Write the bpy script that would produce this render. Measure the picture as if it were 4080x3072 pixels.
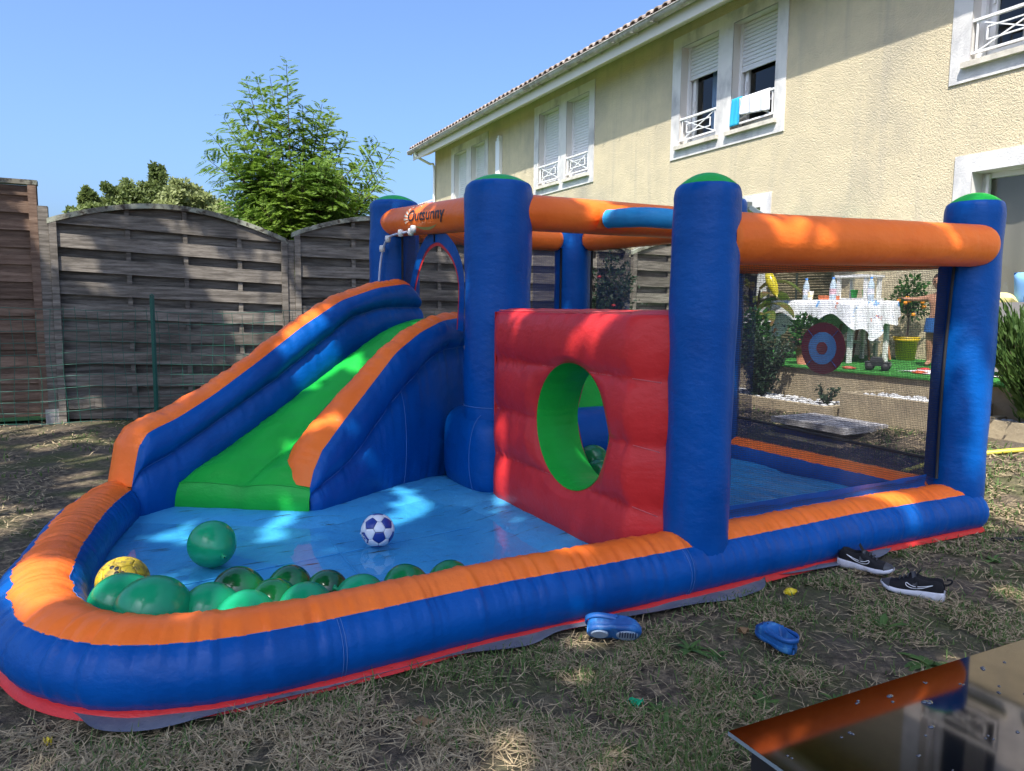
import bpy, bmesh, math, random
import numpy as np
from mathutils import Vector, Matrix
random.seed(7); RNG = np.random.default_rng(7)
sc = bpy.context.scene
for _o in list(bpy.data.objects): bpy.data.objects.remove(_o)
COL = sc.collection

# ------------------------------------------------------------------ camera
FPX, CX, CY, CAMH = 2900.0, 2040.0, 1536.0, 1.22
_p, _r = math.radians(6.1), math.radians(0.6)
_f = np.array([0, math.cos(_p), -math.sin(_p)]); _u = np.array([0, math.sin(_p), math.cos(_p)]); _R = np.array([1., 0, 0])
CR = _R*math.cos(_r) + _u*math.sin(_r); CU = _u*math.cos(_r) - _R*math.sin(_r)
cam = bpy.data.cameras.new('camera'); camo = bpy.data.objects.new('camera', cam); COL.objects.link(camo)
cam.sensor_fit = 'HORIZONTAL'; cam.sensor_width = 36; cam.lens = 36*FPX/4080; cam.clip_start = .05; cam.clip_end = 600
camo.matrix_world = Matrix(((CR[0], CU[0], -_f[0], 0), (CR[1], CU[1], -_f[1], 0), (CR[2], CU[2], -_f[2], CAMH), (0, 0, 0, 1)))
sc.camera = camo
sc.render.resolution_x, sc.render.resolution_y = 1024, 771

# ------------------------------------------------------------------ sky, sun, exposure
SUN_EL, SUN_H = math.radians(55.5), np.array([-.305, -.952])
world = bpy.data.worlds.new('World'); sc.world = world; world.use_nodes = True
nt = world.node_tree; bg = nt.nodes['Background']
sky = nt.nodes.new('ShaderNodeTexSky'); sky.sky_type = 'NISHITA'; sky.sun_disc = False
sky.sun_elevation = SUN_EL; sky.sun_rotation = math.atan2(SUN_H[0], SUN_H[1])
sky.altitude = 0; sky.air_density = .9; sky.dust_density = 4.5; sky.ozone_density = 10.0
nt.links.new(sky.outputs[0], bg.inputs[0]); bg.inputs[1].default_value = .15
sl = bpy.data.lights.new('sun', 'SUN'); sl.energy = 3.9; sl.angle = math.radians(.53); sl.color = (1, .95, .86)
so = bpy.data.objects.new('sun', sl); COL.objects.link(so)
SUND = Vector((SUN_H[0]*math.cos(SUN_EL), SUN_H[1]*math.cos(SUN_EL), math.sin(SUN_EL)))
so.rotation_euler = SUND.to_track_quat('Z', 'Y').to_euler(); so.location = (-3, -8, 14)
sc.view_settings.view_transform = 'Standard'; sc.view_settings.look = 'None'
sc.view_settings.exposure = 1.15; sc.view_settings.gamma = 1; sc.view_settings.use_curve_mapping = False
sc.render.engine = 'CYCLES'
cy = sc.cycles; cy.max_bounces = 9; cy.diffuse_bounces = 4; cy.glossy_bounces = 4; cy.transparent_max_bounces = 16; cy.transmission_bounces = 6
cy.caustics_reflective = False; cy.caustics_refractive = False; cy.use_denoising = True; cy.sample_clamp_indirect = 4

# ------------------------------------------------------------------ helpers
def smooth01(x, a, b):
    t = np.clip((np.asarray(x, float)-a)/(b-a), 0, 1); return t*t*(3-2*t)
def link(name, me, parent=None):
    o = bpy.data.objects.new(name, me); COL.objects.link(o)
    if parent is not None: o.parent = parent
    return o
def mk(name, V, F, m, parent=None, smooth=True):
    me = bpy.data.meshes.new(name); me.from_pydata([tuple(map(float, v)) for v in V], [], F); 
    if smooth: me.polygons.foreach_set('use_smooth', [True]*len(me.polygons))
    if m: me.materials.append(m)
    me.update(); return link(name, me, parent)
def fastmesh(name, V, idx, counts, m, parent=None, smooth=False):
    """V (n,3) array, idx flat loop indices, counts per polygon."""
    me = bpy.data.meshes.new(name); V = np.asarray(V, np.float32); idx = np.asarray(idx, np.int32); counts = np.asarray(counts, np.int32)
    me.vertices.add(len(V)); me.vertices.foreach_set('co', V.ravel()); me.loops.add(len(idx)); me.loops.foreach_set('vertex_index', idx)
    me.polygons.add(len(counts)); st = np.zeros(len(counts), np.int32); st[1:] = np.cumsum(counts)[:-1]
    me.polygons.foreach_set('loop_start', st)
    try: me.polygons.foreach_set('loop_total', counts)
    except Exception: pass
    if smooth: me.polygons.foreach_set('use_smooth', np.ones(len(counts), bool))
    if m: me.materials.append(m)
    me.update(calc_edges=True); me.validate(); return link(name, me, parent)
def empty(name, loc=(0, 0, 0), rz=0, parent=None):
    o = bpy.data.objects.new(name, None); COL.objects.link(o); o.location = loc; o.rotation_euler = (0, 0, rz); o.empty_display_size = .1
    if parent is not None: o.parent = parent
    return o
def tag(o, label=None, cat=None, group=None, kind=None):
    if label: o['label'] = label
    if cat: o['category'] = cat
    if group: o['group'] = group
    if kind: o['kind'] = kind
    return o
def grid_faces(nu, nv, cu=False, cv=False, flip=False):
    F = []
    for i in range(nu if cu else nu-1):
        for j in range(nv if cv else nv-1):
            a, b, c, d = i*nv+j, ((i+1) % nu)*nv+j, ((i+1) % nu)*nv+(j+1) % nv, i*nv+(j+1) % nv
            F.append((a, d, c, b) if flip else (a, b, c, d))
    return F
def grid(name, P, m, parent=None, cu=False, cv=False, flip=False, caps=False):
    P = np.asarray(P, float); nu, nv = P.shape[:2]; V = P.reshape(-1, 3); F = grid_faces(nu, nv, cu, cv, flip)
    if caps:
        F.append(tuple(range(nv)) if flip else tuple(reversed(range(nv)))); e = [(nu-1)*nv+j for j in range(nv)]
        F.append(tuple(reversed(e)) if flip else tuple(e))
    return mk(name, V, F, m, parent)
class MB:
    def __init__(s): s.V = []; s.F = []
    def add(s, V, F):
        k = len(s.V); s.V += [tuple(map(float, v)) for v in V]; s.F += [tuple(i+k for i in f) for f in F]; return s
    def box(s, x0, x1, y0, y1, z0, z1, M=None):
        V = [(x, y, z) for x in (x0, x1) for y in (y0, y1) for z in (z0, z1)]
        if M is not None: V = [tuple(M @ Vector(v)) for v in V]
        return s.add(V, [(0, 1, 3, 2), (4, 6, 7, 5), (0, 4, 5, 1), (2, 3, 7, 6), (0, 2, 6, 4), (1, 5, 7, 3)])
    def tube(s, pts, r, n=8, caps=True):
        V, F = tubeVF(pts, r, n, caps); return s.add(V, F)
    def bar(s, p, q, w, h=None):
        """square bar from p to q"""
        p, q = Vector(p), Vector(q); d = (q-p); L = d.length; M = Matrix.Translation(p) @ d.to_track_quat('X', 'Z').to_matrix().to_4x4(); h = h or w
        return s.box(0, L, -w/2, w/2, -h/2, h/2, M)
    def lathe(s, prof, n=16, c=(0, 0, 0), M=None):
        V = []; F = []
        for r, z in prof:
            for k in range(n):
                t = 2*math.pi*k/n; V.append((c[0]+r*math.cos(t), c[1]+r*math.sin(t), c[2]+z))
        F = grid_faces(len(prof), n, False, True); 
        if prof[0][0] > 1e-5: F.append(tuple(reversed(range(n))))
        if prof[-1][0] > 1e-5: F.append(tuple((len(prof)-1)*n+k for k in range(n)))
        if M is not None: V = [tuple(M @ Vector(v)) for v in V]
        return s.add(V, F)
    def build(s, name, m, parent=None, smooth=False): return mk(name, s.V, s.F, m, parent, smooth)
def tubeVF(pts, r, n=8, caps=True):
    P = [Vector(p) for p in pts]; R = r if hasattr(r, '__len__') else [r]*len(P); V = []; t0 = (P[1]-P[0]).normalized()
    ref = Vector((0, 0, 1)) if abs(t0.z) < .9 else Vector((1, 0, 0)); nx = t0.cross(ref).normalized()
    for i, p in enumerate(P):
        t = (P[min(i+1, len(P)-1)]-P[max(i-1, 0)])
        t = t.normalized() if t.length > 1e-9 else t0
        nx = (nx - t*nx.dot(t)).normalized(); ny = t.cross(nx)
        for k in range(n):
            a = 2*math.pi*k/n; V.append(p + nx*(R[i]*math.cos(a)) + ny*(R[i]*math.sin(a)))
    F = grid_faces(len(P), n, False, True)
    if caps: F.append(tuple(reversed(range(n)))); F.append(tuple((len(P)-1)*n+k for k in range(n)))
    return V, F
def tube(name, pts, r, m, parent=None, n=8): V, F = tubeVF(pts, r, n); return mk(name, V, F, m, parent, True)
def catmull(C, ds, closed=False):
    C = [np.array(c, float) for c in C]; out = []; n = len(C)
    for i in range(n if closed else n-1):
        g = lambda k: C[k % n] if closed else C[min(max(k, 0), n-1)]
        p0, p1, p2, p3 = g(i-1), g(i), g(i+1), g(i+2)
        m = 24
        for k in range(m):
            t = k/m; out.append(.5*((2*p1)+(-p0+p2)*t+(2*p0-5*p1+4*p2-p3)*t*t+(-p0+3*p1-3*p2+p3)*t**3))
    out.append(C[0] if closed else C[-1]); out = np.array(out)
    L = np.concatenate([[0], np.cumsum(np.linalg.norm(np.diff(out, axis=0), axis=1))]); N = max(2, int(L[-1]/ds)+1)
    s = np.linspace(0, L[-1], N); return np.stack([np.interp(s, L, out[:, k]) for k in range(out.shape[1])], 1), s
_tab = np.random.default_rng(3).random((64, 64))
def vnoise(x, y):
    x = np.asarray(x, float); y = np.asarray(y, float); xi = np.floor(x).astype(int); yi = np.floor(y).astype(int); fx = x-xi; fy = y-yi
    fx = fx*fx*(3-2*fx); fy = fy*fy*(3-2*fy); T = lambda a, b: _tab[a % 64, b % 64]
    return (T(xi, yi)*(1-fx)+T(xi+1, yi)*fx)*(1-fy)+(T(xi, yi+1)*(1-fx)+T(xi+1, yi+1)*fx)*fy
def fbm(x, y, o=4):
    v = 0; a = .5
    for k in range(o): v = v+a*vnoise(np.asarray(x)*2**k+17*k, np.asarray(y)*2**k+5*k); a /= 2
    return v
def pucker(s, seed):
    """folds across a seam: narrow random creases along the length s"""
    return (vnoise(np.asarray(s)*38, seed)-.5)*1.0 + (vnoise(np.asarray(s)*90, seed+9)-.5)*.7
def copy_tree(o, parent=None):
    c = o.copy(); COL.objects.link(c)
    if parent is not None: c.parent = parent
    for ch in list(o.children): copy_tree(ch, c)
    return c

# ------------------------------------------------------------------ materials
def M(name, col, rough=.5, spec=.5, metal=0, var=None, bump=None, bump2=None, coat=0, sheen=0, rnd=0, trans=0, sss=0, ridge=None):
    """var=(scale, colour2, contrast lo, hi, stretch)  bump=(scale, strength, distance, stretch)  rnd = brightness spread between objects"""
    m = bpy.data.materials.new(name); m.use_nodes = True; t = m.node_tree; N = t.nodes; L = t.links; b = N['Principled BSDF']
    b.inputs['Roughness'].default_value = rough; b.inputs['Specular IOR Level'].default_value = spec; b.inputs['Metallic'].default_value = metal
    b.inputs['Coat Weight'].default_value = coat; b.inputs['Sheen Weight'].default_value = sheen; b.inputs['Base Color'].default_value = (*col, 1)
    if sss: b.inputs['Subsurface Weight'].default_value = sss; b.inputs['Subsurface Radius'].default_value = (.02, .03, .02); b.inputs['Subsurface Scale'].default_value = 1
    tc = N.new('ShaderNodeTexCoord')
    def noise(scale, stretch, detail=5, rough_=.6):
        mp = N.new('ShaderNodeMapping'); mp.inputs['Scale'].default_value = stretch or (1, 1, 1); L.new(tc.outputs['Object'], mp.inputs[0])
        n = N.new('ShaderNodeTexNoise'); n.inputs['Scale'].default_value = scale; n.inputs['Detail'].default_value = detail; n.inputs['Roughness'].default_value = rough_
        L.new(mp.outputs[0], n.inputs['Vector']); return n
    src = None
    for v in (var if isinstance(var, list) else [var] if var else []):
        n = noise(v[0], v[4] if len(v) > 4 else None); r = N.new('ShaderNodeMapRange'); r.inputs[1].default_value = v[2]; r.inputs[2].default_value = v[3]
        L.new(n.outputs['Fac'], r.inputs[0]); mx = N.new('ShaderNodeMix'); mx.data_type = 'RGBA'; mx.inputs[6].default_value = (*col, 1); mx.inputs[7].default_value = (*v[1], 1)
        L.new(r.outputs[0], mx.inputs[0])
        if src is not None: L.new(src, mx.inputs[6])
        src = mx.outputs[2]
    if rnd:
        oi = N.new('ShaderNodeObjectInfo'); mr = N.new('ShaderNodeMapRange'); mr.inputs[3].default_value = 1-rnd; mr.inputs[4].default_value = 1+rnd; L.new(oi.outputs['Random'], mr.inputs[0])
        mx = N.new('ShaderNodeMix'); mx.data_type = 'RGBA'; mx.blend_type = 'MULTIPLY'; mx.inputs[0].default_value = 1
        if src is not None: L.new(src, mx.inputs[6])
        else: mx.inputs[6].default_value = (*col, 1)
        cb = N.new('ShaderNodeCombineColor'); [L.new(mr.outputs[0], cb.inputs[i]) for i in range(3)]; L.new(cb.outputs[0], mx.inputs[7]); src = mx.outputs[2]
    if src is not None: L.new(src, b.inputs['Base Color'])
    prev = None
    for bp in (bump, bump2):
        if not bp: continue
        n = noise(bp[0], bp[3] if len(bp) > 3 else None); k = N.new('ShaderNodeBump'); k.inputs['Strength'].default_value = bp[1]; k.inputs['Distance'].default_value = bp[2]
        L.new(n.outputs['Fac'], k.inputs['Height'])
        if prev is not None: L.new(prev.outputs[0], k.inputs['Normal'])
        prev = k
    if ridge:
        n = noise(ridge[0], (1, 1, .7), 3, .5); n.noise_type = 'RIDGED_MULTIFRACTAL'; k = N.new('ShaderNodeBump'); k.inputs['Strength'].default_value = ridge[1]; k.inputs['Distance'].default_value = ridge[2]; L.new(n.outputs['Fac'], k.inputs['Height'])
        if prev is not None: L.new(prev.outputs[0], k.inputs['Normal'])
        prev = k
    if prev is not None: L.new(prev.outputs[0], b.inputs['Normal'])
    if trans:
        tr = N.new('ShaderNodeBsdfTranslucent'); ms = N.new('ShaderNodeMixShader'); ms.inputs[0].default_value = trans
        if src is not None: L.new(src, tr.inputs[0])
        else: tr.inputs[0].default_value = (*col, 1)
        L.new(b.outputs[0], ms.inputs[1]); L.new(tr.outputs[0], ms.inputs[2]); L.new(ms.outputs[0], N['Material Output'].inputs[0])
    return m
def fabric(name, col, col2=None):
    return M(name, col, rough=.38, spec=.2, var=(3.2, col2 or tuple(c*.82 for c in col), .42, .68, (1, 1, .5)),
             bump=(7, .3, .03, (1, 1, 1.6)), bump2=(60, .10, .004, (1, 1, .35)), ridge=(9, .22, .012))
BLUE = fabric('blue_nylon', (.0, .08, .335), (.0, .06, .265))
ORANGE = fabric('orange_nylon', (.95, .19, .028), (.87, .158, .022))
RED = fabric('red_nylon', (.62, .034, .034), (.52, .026, .027))
GREEN = fabric('green_nylon', (.016, .43, .05), (.012, .34, .04))
CYAN = fabric('cyan_nylon', (.03, .30, .58), (.02, .22, .48))
LTBLUE = fabric('lightblue_nylon', (.02, .22, .48), (.015, .16, .38))
BLACK = M('black_webbing', (.012, .012, .014), .7)
STITCH = M('stitching', (.05, .15, .42), .8)
STITCHR = M('stitching_red', (.62, .12, .12), .8)
WHITEPL = M('white_plastic', (.75, .75, .72), .4)
TARP = M('grey_tarpaulin', (.13, .14, .18), .55, var=(6, (.2, .2, .22), .45, .7), bump=(12, .3, .02))
def net_mat(name, col, cell, thick):
    m = bpy.data.materials.new(name); m.use_nodes = True; t = m.node_tree; N = t.nodes; L = t.links; b = N['Principled BSDF']; b.inputs['Base Color'].default_value = (*col, 1); b.inputs['Roughness'].default_value = .7
    tc = N.new('ShaderNodeTexCoord'); v = N.new('ShaderNodeTexVoronoi'); v.voronoi_dimensions = '2D'; v.feature = 'DISTANCE_TO_EDGE'; v.inputs['Scale'].default_value = 1/cell; v.inputs['Randomness'].default_value = .25
    sx = N.new('ShaderNodeSeparateXYZ'); L.new(tc.outputs['Object'], sx.inputs[0]); ad = N.new('ShaderNodeMath'); L.new(sx.outputs[0], ad.inputs[0]); L.new(sx.outputs[1], ad.inputs[1]); cx_ = N.new('ShaderNodeCombineXYZ'); L.new(ad.outputs[0], cx_.inputs[0]); L.new(sx.outputs[2], cx_.inputs[1])
    L.new(cx_.outputs[0], v.inputs['Vector']); lt = N.new('ShaderNodeMath'); lt.operation = 'LESS_THAN'; lt.inputs[1].default_value = thick; L.new(v.outputs['Distance'], lt.inputs[0])
    tr = N.new('ShaderNodeBsdfTransparent'); ms = N.new('ShaderNodeMixShader'); L.new(lt.outputs[0], ms.inputs[0]); L.new(tr.outputs[0], ms.inputs[1]); L.new(b.outputs[0], ms.inputs[2]); L.new(ms.outputs[0], N['Material Output'].inputs[0]); return m
NET = net_mat('black_netting', (.02, .02, .022), .010, .082)
NETBLUE = net_mat('blue_netting_band', (.012, .03, .12), .007, .17)
def wood(name, dark, light, rnd=.25):
    return M(name, dark, .85, .2, var=[(2.2, light, .38, .72, (1.2, 9, 14)), (14, tuple(c*.55 for c in dark), .55, .75, (1, 12, 16))], bump=(9, .6, .006, (1, 10, 18)), rnd=rnd)
WOODGREY = wood('weathered_grey_wood', (.10, .087, .073), (.29, .258, .22))
WOODBROWN = wood('brown_treated_wood', (.13, .082, .058), (.27, .185, .135))
WHITE = M('white_paint', (.74, .74, .72), .45, var=(5, (.62, .61, .58), .45, .75))
# ================================================================== ground
W0 = np.array([5.087, 8.45]); TH = np.array([.4577, -.8891]); TY = np.array([.8891, .4577]); HA = math.atan2(TH[1], TH[0])
CO = np.array([-.03, 2.59]); CA = math.atan2(1.82, 3.4)
def HW(x, y, z=0): w = W0+TH*x+TY*y; return (w[0], w[1], z)
def house_xy(X, Y): dx, dy = np.asarray(X)-W0[0], np.asarray(Y)-W0[1]; return dx*TH[0]+dy*TH[1], dx*TY[0]+dy*TY[1]
def castle_ab(X, Y): dx, dy = np.asarray(X)-CO[0], np.asarray(Y)-CO[1]; c, s_ = math.cos(CA), math.sin(CA); return dx*c+dy*s_, -dx*s_+dy*c
FX0 = np.array([-4.63, 7.28])
def ground_z(X, Y):
    hx, hy = house_xy(X, Y); a, b = castle_ab(X, Y)
    inside = smooth01(a, -1.85, -1.6)*(1-smooth01(a, 3.0, 3.2))*smooth01(b, -.25, -.05)*(1-smooth01(b, 3.95, 4.15))
    z = .28*smooth01(hy, -4.1, -3.0)*smooth01(hx, -4.5, -2.5) + (.05*(fbm(X*.9+3, Y*.9, 3)-.47)+.022*(fbm(X*5, Y*5, 3)-.45))*(np.hypot(X, Y) < 14)
    return z*(1-inside)-.012*inside
def axis(lo, hi, flo, fhi, d):
    f = list(np.arange(flo, fhi, d)); k = d; x = flo; A = []
    while x > lo: k *= 1.35; x -= k; A.append(x)
    B = []; x = fhi; k = d
    while x < hi: k *= 1.35; x += k; B.append(x)
    return np.array(A[::-1]+f+B)
gx, gy = axis(-160, 160, -5.5, 5.5, .06), axis(-60, 220, .4, 9.5, .06)
GX, GY = np.meshgrid(gx, gy, indexing='ij'); GZ = ground_z(GX, GY)
def ground_mat():
    m = bpy.data.materials.new('dry_lawn_soil'); m.use_nodes = True; t = m.node_tree; N = t.nodes; L = t.links; b = N['Principled BSDF']; b.inputs['Roughness'].default_value = .95; b.inputs['Specular IOR Level'].default_value = .15
    tc = N.new('ShaderNodeTexCoord')
    def n(sc_, d=6, w=None):
        k = N.new('ShaderNodeTexNoise'); k.inputs['Scale'].default_value = sc_; k.inputs['Detail'].default_value = d; k.inputs['Roughness'].default_value = .65; L.new(tc.outputs['Object'], k.inputs['Vector']); return k
    def ramp(src, stops):
        r = N.new('ShaderNodeValToRGB'); L.new(src.outputs['Fac'], r.inputs[0]); e = r.color_ramp.elements
        while len(e) < len(stops): e.new(.5)
        for q, (p, c) in zip(e, stops): q.position = p; q.color = (*c, 1)
        return r
    r1 = ramp(n(22), [(.3, (.04, .033, .026)), (.5, (.12, .095, .068)), (.66, (.27, .21, .135))]); r2 = ramp(n(48), [(.35, (.05, .055, .025)), (.6, (.11, .12, .05))])
    mx = N.new('ShaderNodeMix'); mx.data_type = 'RGBA'; pr = ramp(n(1.7, 4), [(.46, (0, 0, 0)), (.62, (1, 1, 1))]); L.new(pr.outputs[0], mx.inputs[0]); L.new(r1.outputs[0], mx.inputs[6]); L.new(r2.outputs[0], mx.inputs[7])
    mx2 = N.new('ShaderNodeMix'); mx2.data_type = 'RGBA'; pr2 = ramp(n(.9, 5), [(.52, (0, 0, 0)), (.66, (1, 1, 1))]); mx2.inputs[7].default_value = (.10, .085, .072, 1); L.new(pr2.outputs[0], mx2.inputs[0]); L.new(mx.outputs[2], mx2.inputs[6]); L.new(mx2.outputs[2], b.inputs['Base Color'])
    bp = N.new('ShaderNodeBump'); bp.inputs['Strength'].default_value = .9; bp.inputs['Distance'].default_value = .02; L.new(n(70, 6).outputs['Fac'], bp.inputs['Height']); L.new(bp.outputs[0], b.inputs['Normal']); return m
SOIL = ground_mat()
gnd = fastmesh('ground', np.stack([GX, GY, GZ], 2).reshape(-1, 3), np.array(grid_faces(len(gx), len(gy))).ravel(), np.full((len(gx)-1)*(len(gy)-1), 4), SOIL, smooth=True); gnd['kind'] = 'structure'
NLAWN = M('neighbour_lawn_green', (.09, .20, .03), .9, .2, var=(30, (.05, .12, .02), .4, .6), bump=(60, .8, .02))
FD = np.array([.8891, .4577]); FN = np.array([-FD[1], FD[0]]); FA = math.atan2(FD[1], FD[0])
def FW(s_, y, z=0): w = FX0+FD*s_+FN*y; return (w[0], w[1], z)
nl = mk('neighbour_lawn', [FW(-14, .05, .045), FW(8.5, .05, .045), FW(8.5, 14, .05), FW(-14, 14, .05)], [(0, 1, 2, 3)], NLAWN, None, False); nl['kind'] = 'structure'

# ================================================================== wooden fence (local x along the fence, y away from the garden)
LICHEN = M('lichen_grey_wood', (.16, .15, .12), .9, .2, var=[(6, (.32, .33, .26), .45, .6), (16, (.06, .05, .04), .5, .62)], bump=(14, .9, .01))
CONC = M('concrete', (.34, .33, .31), .9, .2, var=(8, (.24, .23, .21), .4, .65), bump=(40, .5, .01))
def board(name, x0, x1, zlo, zhi, y0, y1, m, parent, top=None, tilt=0, seed=0):
    n = 20; xs = np.linspace(x0, x1, n); wob = .004*(vnoise(xs*2.2, seed)-.5)
    hi = np.minimum(zhi+wob, top(xs)) if top else zhi+wob; lo = zlo+.004*(vnoise(xs*2.2, seed+5)-.5); keep = hi-lo > .012
    if keep.sum() < 2: return None
    xs, hi, lo = xs[keep], hi[keep], lo[keep]; k = len(xs); yb = .003*(vnoise(xs*1.7, seed+11)-.5)
    V = [];
    for i in range(k): V += [(xs[i], y0+yb[i], lo[i]), (xs[i], y0+yb[i], hi[i]), (xs[i], y1+yb[i], hi[i]), (xs[i], y1+yb[i], lo[i])]
    F = []
    for i in range(k-1):
        for j in range(4): F.append((i*4+j, i*4+(j+1) % 4, i*4+4+(j+1) % 4, i*4+4+j))
    F += [(3, 2, 1, 0), tuple((k-1)*4+j for j in range(4))]
    return mk(name, V, F, m, parent, False)
def arch_panel(s0, wid, sag, label, seed):
    o = tag(empty('wooden_fence', FW(s0, 0), FA), label, 'fence panel', 'grey arched wooden fence panels')
    top = lambda x: 2.035+.255*np.sin(np.pi*np.clip((x+.02)/(wid+.04), 0, 1))**.9
    z = .055; k = 0
    while z < 2.27:
        front = k % 2 == 1; h = .112+random.uniform(-.004, .004)
        board('slat', .05, wid-.05, z-.012, z+h+.012, -.052 if front else .016, -.036 if front else .032, WOODGREY, o, lambda x: top(x)-.03, seed=seed+k*1.3)
        z += .1155; k += 1
    for xb in (.03, .30*wid, .54*wid, .78*wid, wid-.03):
        MB().box(xb-.022, xb+.022, -.0355, .0155, .03, float(top(np.array(xb)))-.03).build('batten', WOODGREY, o)
    for xb in (.025, wid-.025): MB().box(xb-.032, xb+.032, -.078, -.0525, .02, 2.02).build('side_frame', WOODGREY, o)
    xs = np.linspace(-.02, wid+.02, 30); V = []
    for x in xs:
        zt = float(top(np.array(x))); V += [(x, -.08, zt-.045), (x, -.08, zt+.006), (x, .05, zt+.006), (x, .05, zt-.045)]
    F = [(i*4+j, i*4+(j+1) % 4, i*4+4+(j+1) % 4, i*4+4+j) for i in range(29) for j in range(4)]+[(3, 2, 1, 0), (116, 117, 118, 119)]
    mk('arched_top_rail', V, F, LICHEN, o, False)
    for c_ in o.children:
        for v_ in c_.data.vertices: v_.co.z -= sag*v_.co.x
    return o
def fence_post(s_, h, label, w=.09, foot=True):
    o = tag(empty('fence_post', FW(s_, 0), FA), label, 'fence post', 'square wooden fence posts')
    mb = MB(); mb.box(-w/2, w/2, -.06, w-.06, .16, h); mb.build('post', WOODGREY, o)
    if foot: MB().box(-w/2-.012, w/2+.012, -.072, w-.048, -.08, .16).build('foot', CONC, o)
    return o
names = ['grey arched wooden fence panel beside the brown straight panel', 'grey arched wooden fence panel behind the slide', 'grey arched wooden fence panel behind the castle pillars and nets', 'grey arched wooden fence panel behind the leafy shrub next to the house']
for i in range(4): arch_panel(.06+2.345*i, 2.25, (.040, .008, .0, .005)[i], names[i], 10+i*40)
fence_post(0.0, 2.16, 'tall grey fence post between the brown panel and the arched panel', .10)
for i, lb in enumerate(['grey fence post standing left of the slide between two arched panels', 'grey fence post hidden behind the castle entrance', 'grey fence post beside the leafy shrub at the fence']): fence_post(2.35+2.345*i, 1.95, lb)
# straight brown panel on the far left
o = tag(empty('wooden_fence', FW(-1.99, 0), FA), 'tall straight brown slatted fence panel left of the grey arched ones', 'fence panel')
z = .10; k = 0
while z < 2.33:
    fr = k % 2 == 0; board('slat', .04, 1.92, z-.006, z+.088, -.03 if fr else -.004, -.012 if fr else .012, WOODBROWN, o, seed=300+k); z += .083; k += 1
for xb in (.03, 1.0, 1.92): MB().box(xb-.04, xb+.04, -.011, .012, .08, 2.36).build('batten', WOODBROWN, o)
MB().box(1.885, 1.955, -.062, -.031, .08, 2.375).build('side_frame', WOODBROWN, o); MB().box(-.03, 1.965, -.065, .04, 2.355, 2.40).build('top_rail', LICHEN, o)

# green wire garden fence in front of it
GWIRE = M('green_coated_wire', (.012, .10, .07), .4, .5)
wf = tag(empty('wire_fence', FW(-2, -.28), FA), 'green wire mesh fence strung in front of the wooden fence', 'wire fence')
mb = MB()
for j in range(11):
    z = .06+.108*j; pts = [(x, .012*math.sin(x*5+j)+(.02*(random.random()-.5)), float(ground_z(*FW(-2+x, -.28)[:2]))+z+.02*math.sin(x*2.3+j*.4)+.05*math.exp(-((x-2.93)/.3)**2)*(j-5)*.12) for x in np.linspace(0, 6.0, 60)]; mb.tube(pts, .0028, 4)
mb.build('horizontal_wires', GWIRE, wf)['kind'] = 'stuff'
mb = MB()
for k in range(58):
    x = .06+k*.104; mb.tube([(x+.012*math.sin(z*6+k), .012*math.sin(x*5+z*9), float(ground_z(*FW(-2+x, -.28)[:2]))+z) for z in np.linspace(.02, 1.15+.03*math.sin(k), 9)], .0024, 4)
mb.build('vertical_wires', GWIRE, wf)['kind'] = 'stuff'
for x in (.2, 2.93, 5.2):
    mb = MB(); mb.box(x-.022, x+.022, -.03, -.022, 0, 1.30 if x == 2.93 else 1.2); mb.box(x-.004, x+.004, -.05, -.03, 0, 1.30 if x == 2.93 else 1.2); mb.tube([(x-.02, -.03, 1.30 if x == 2.93 else 1.2), (x, -.03, 1.318 if x == 2.93 else 1.218), (x+.02, -.03, 1.30 if x == 2.93 else 1.2)], .008, 6); mb.build('metal_post', GWIRE, wf)

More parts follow.
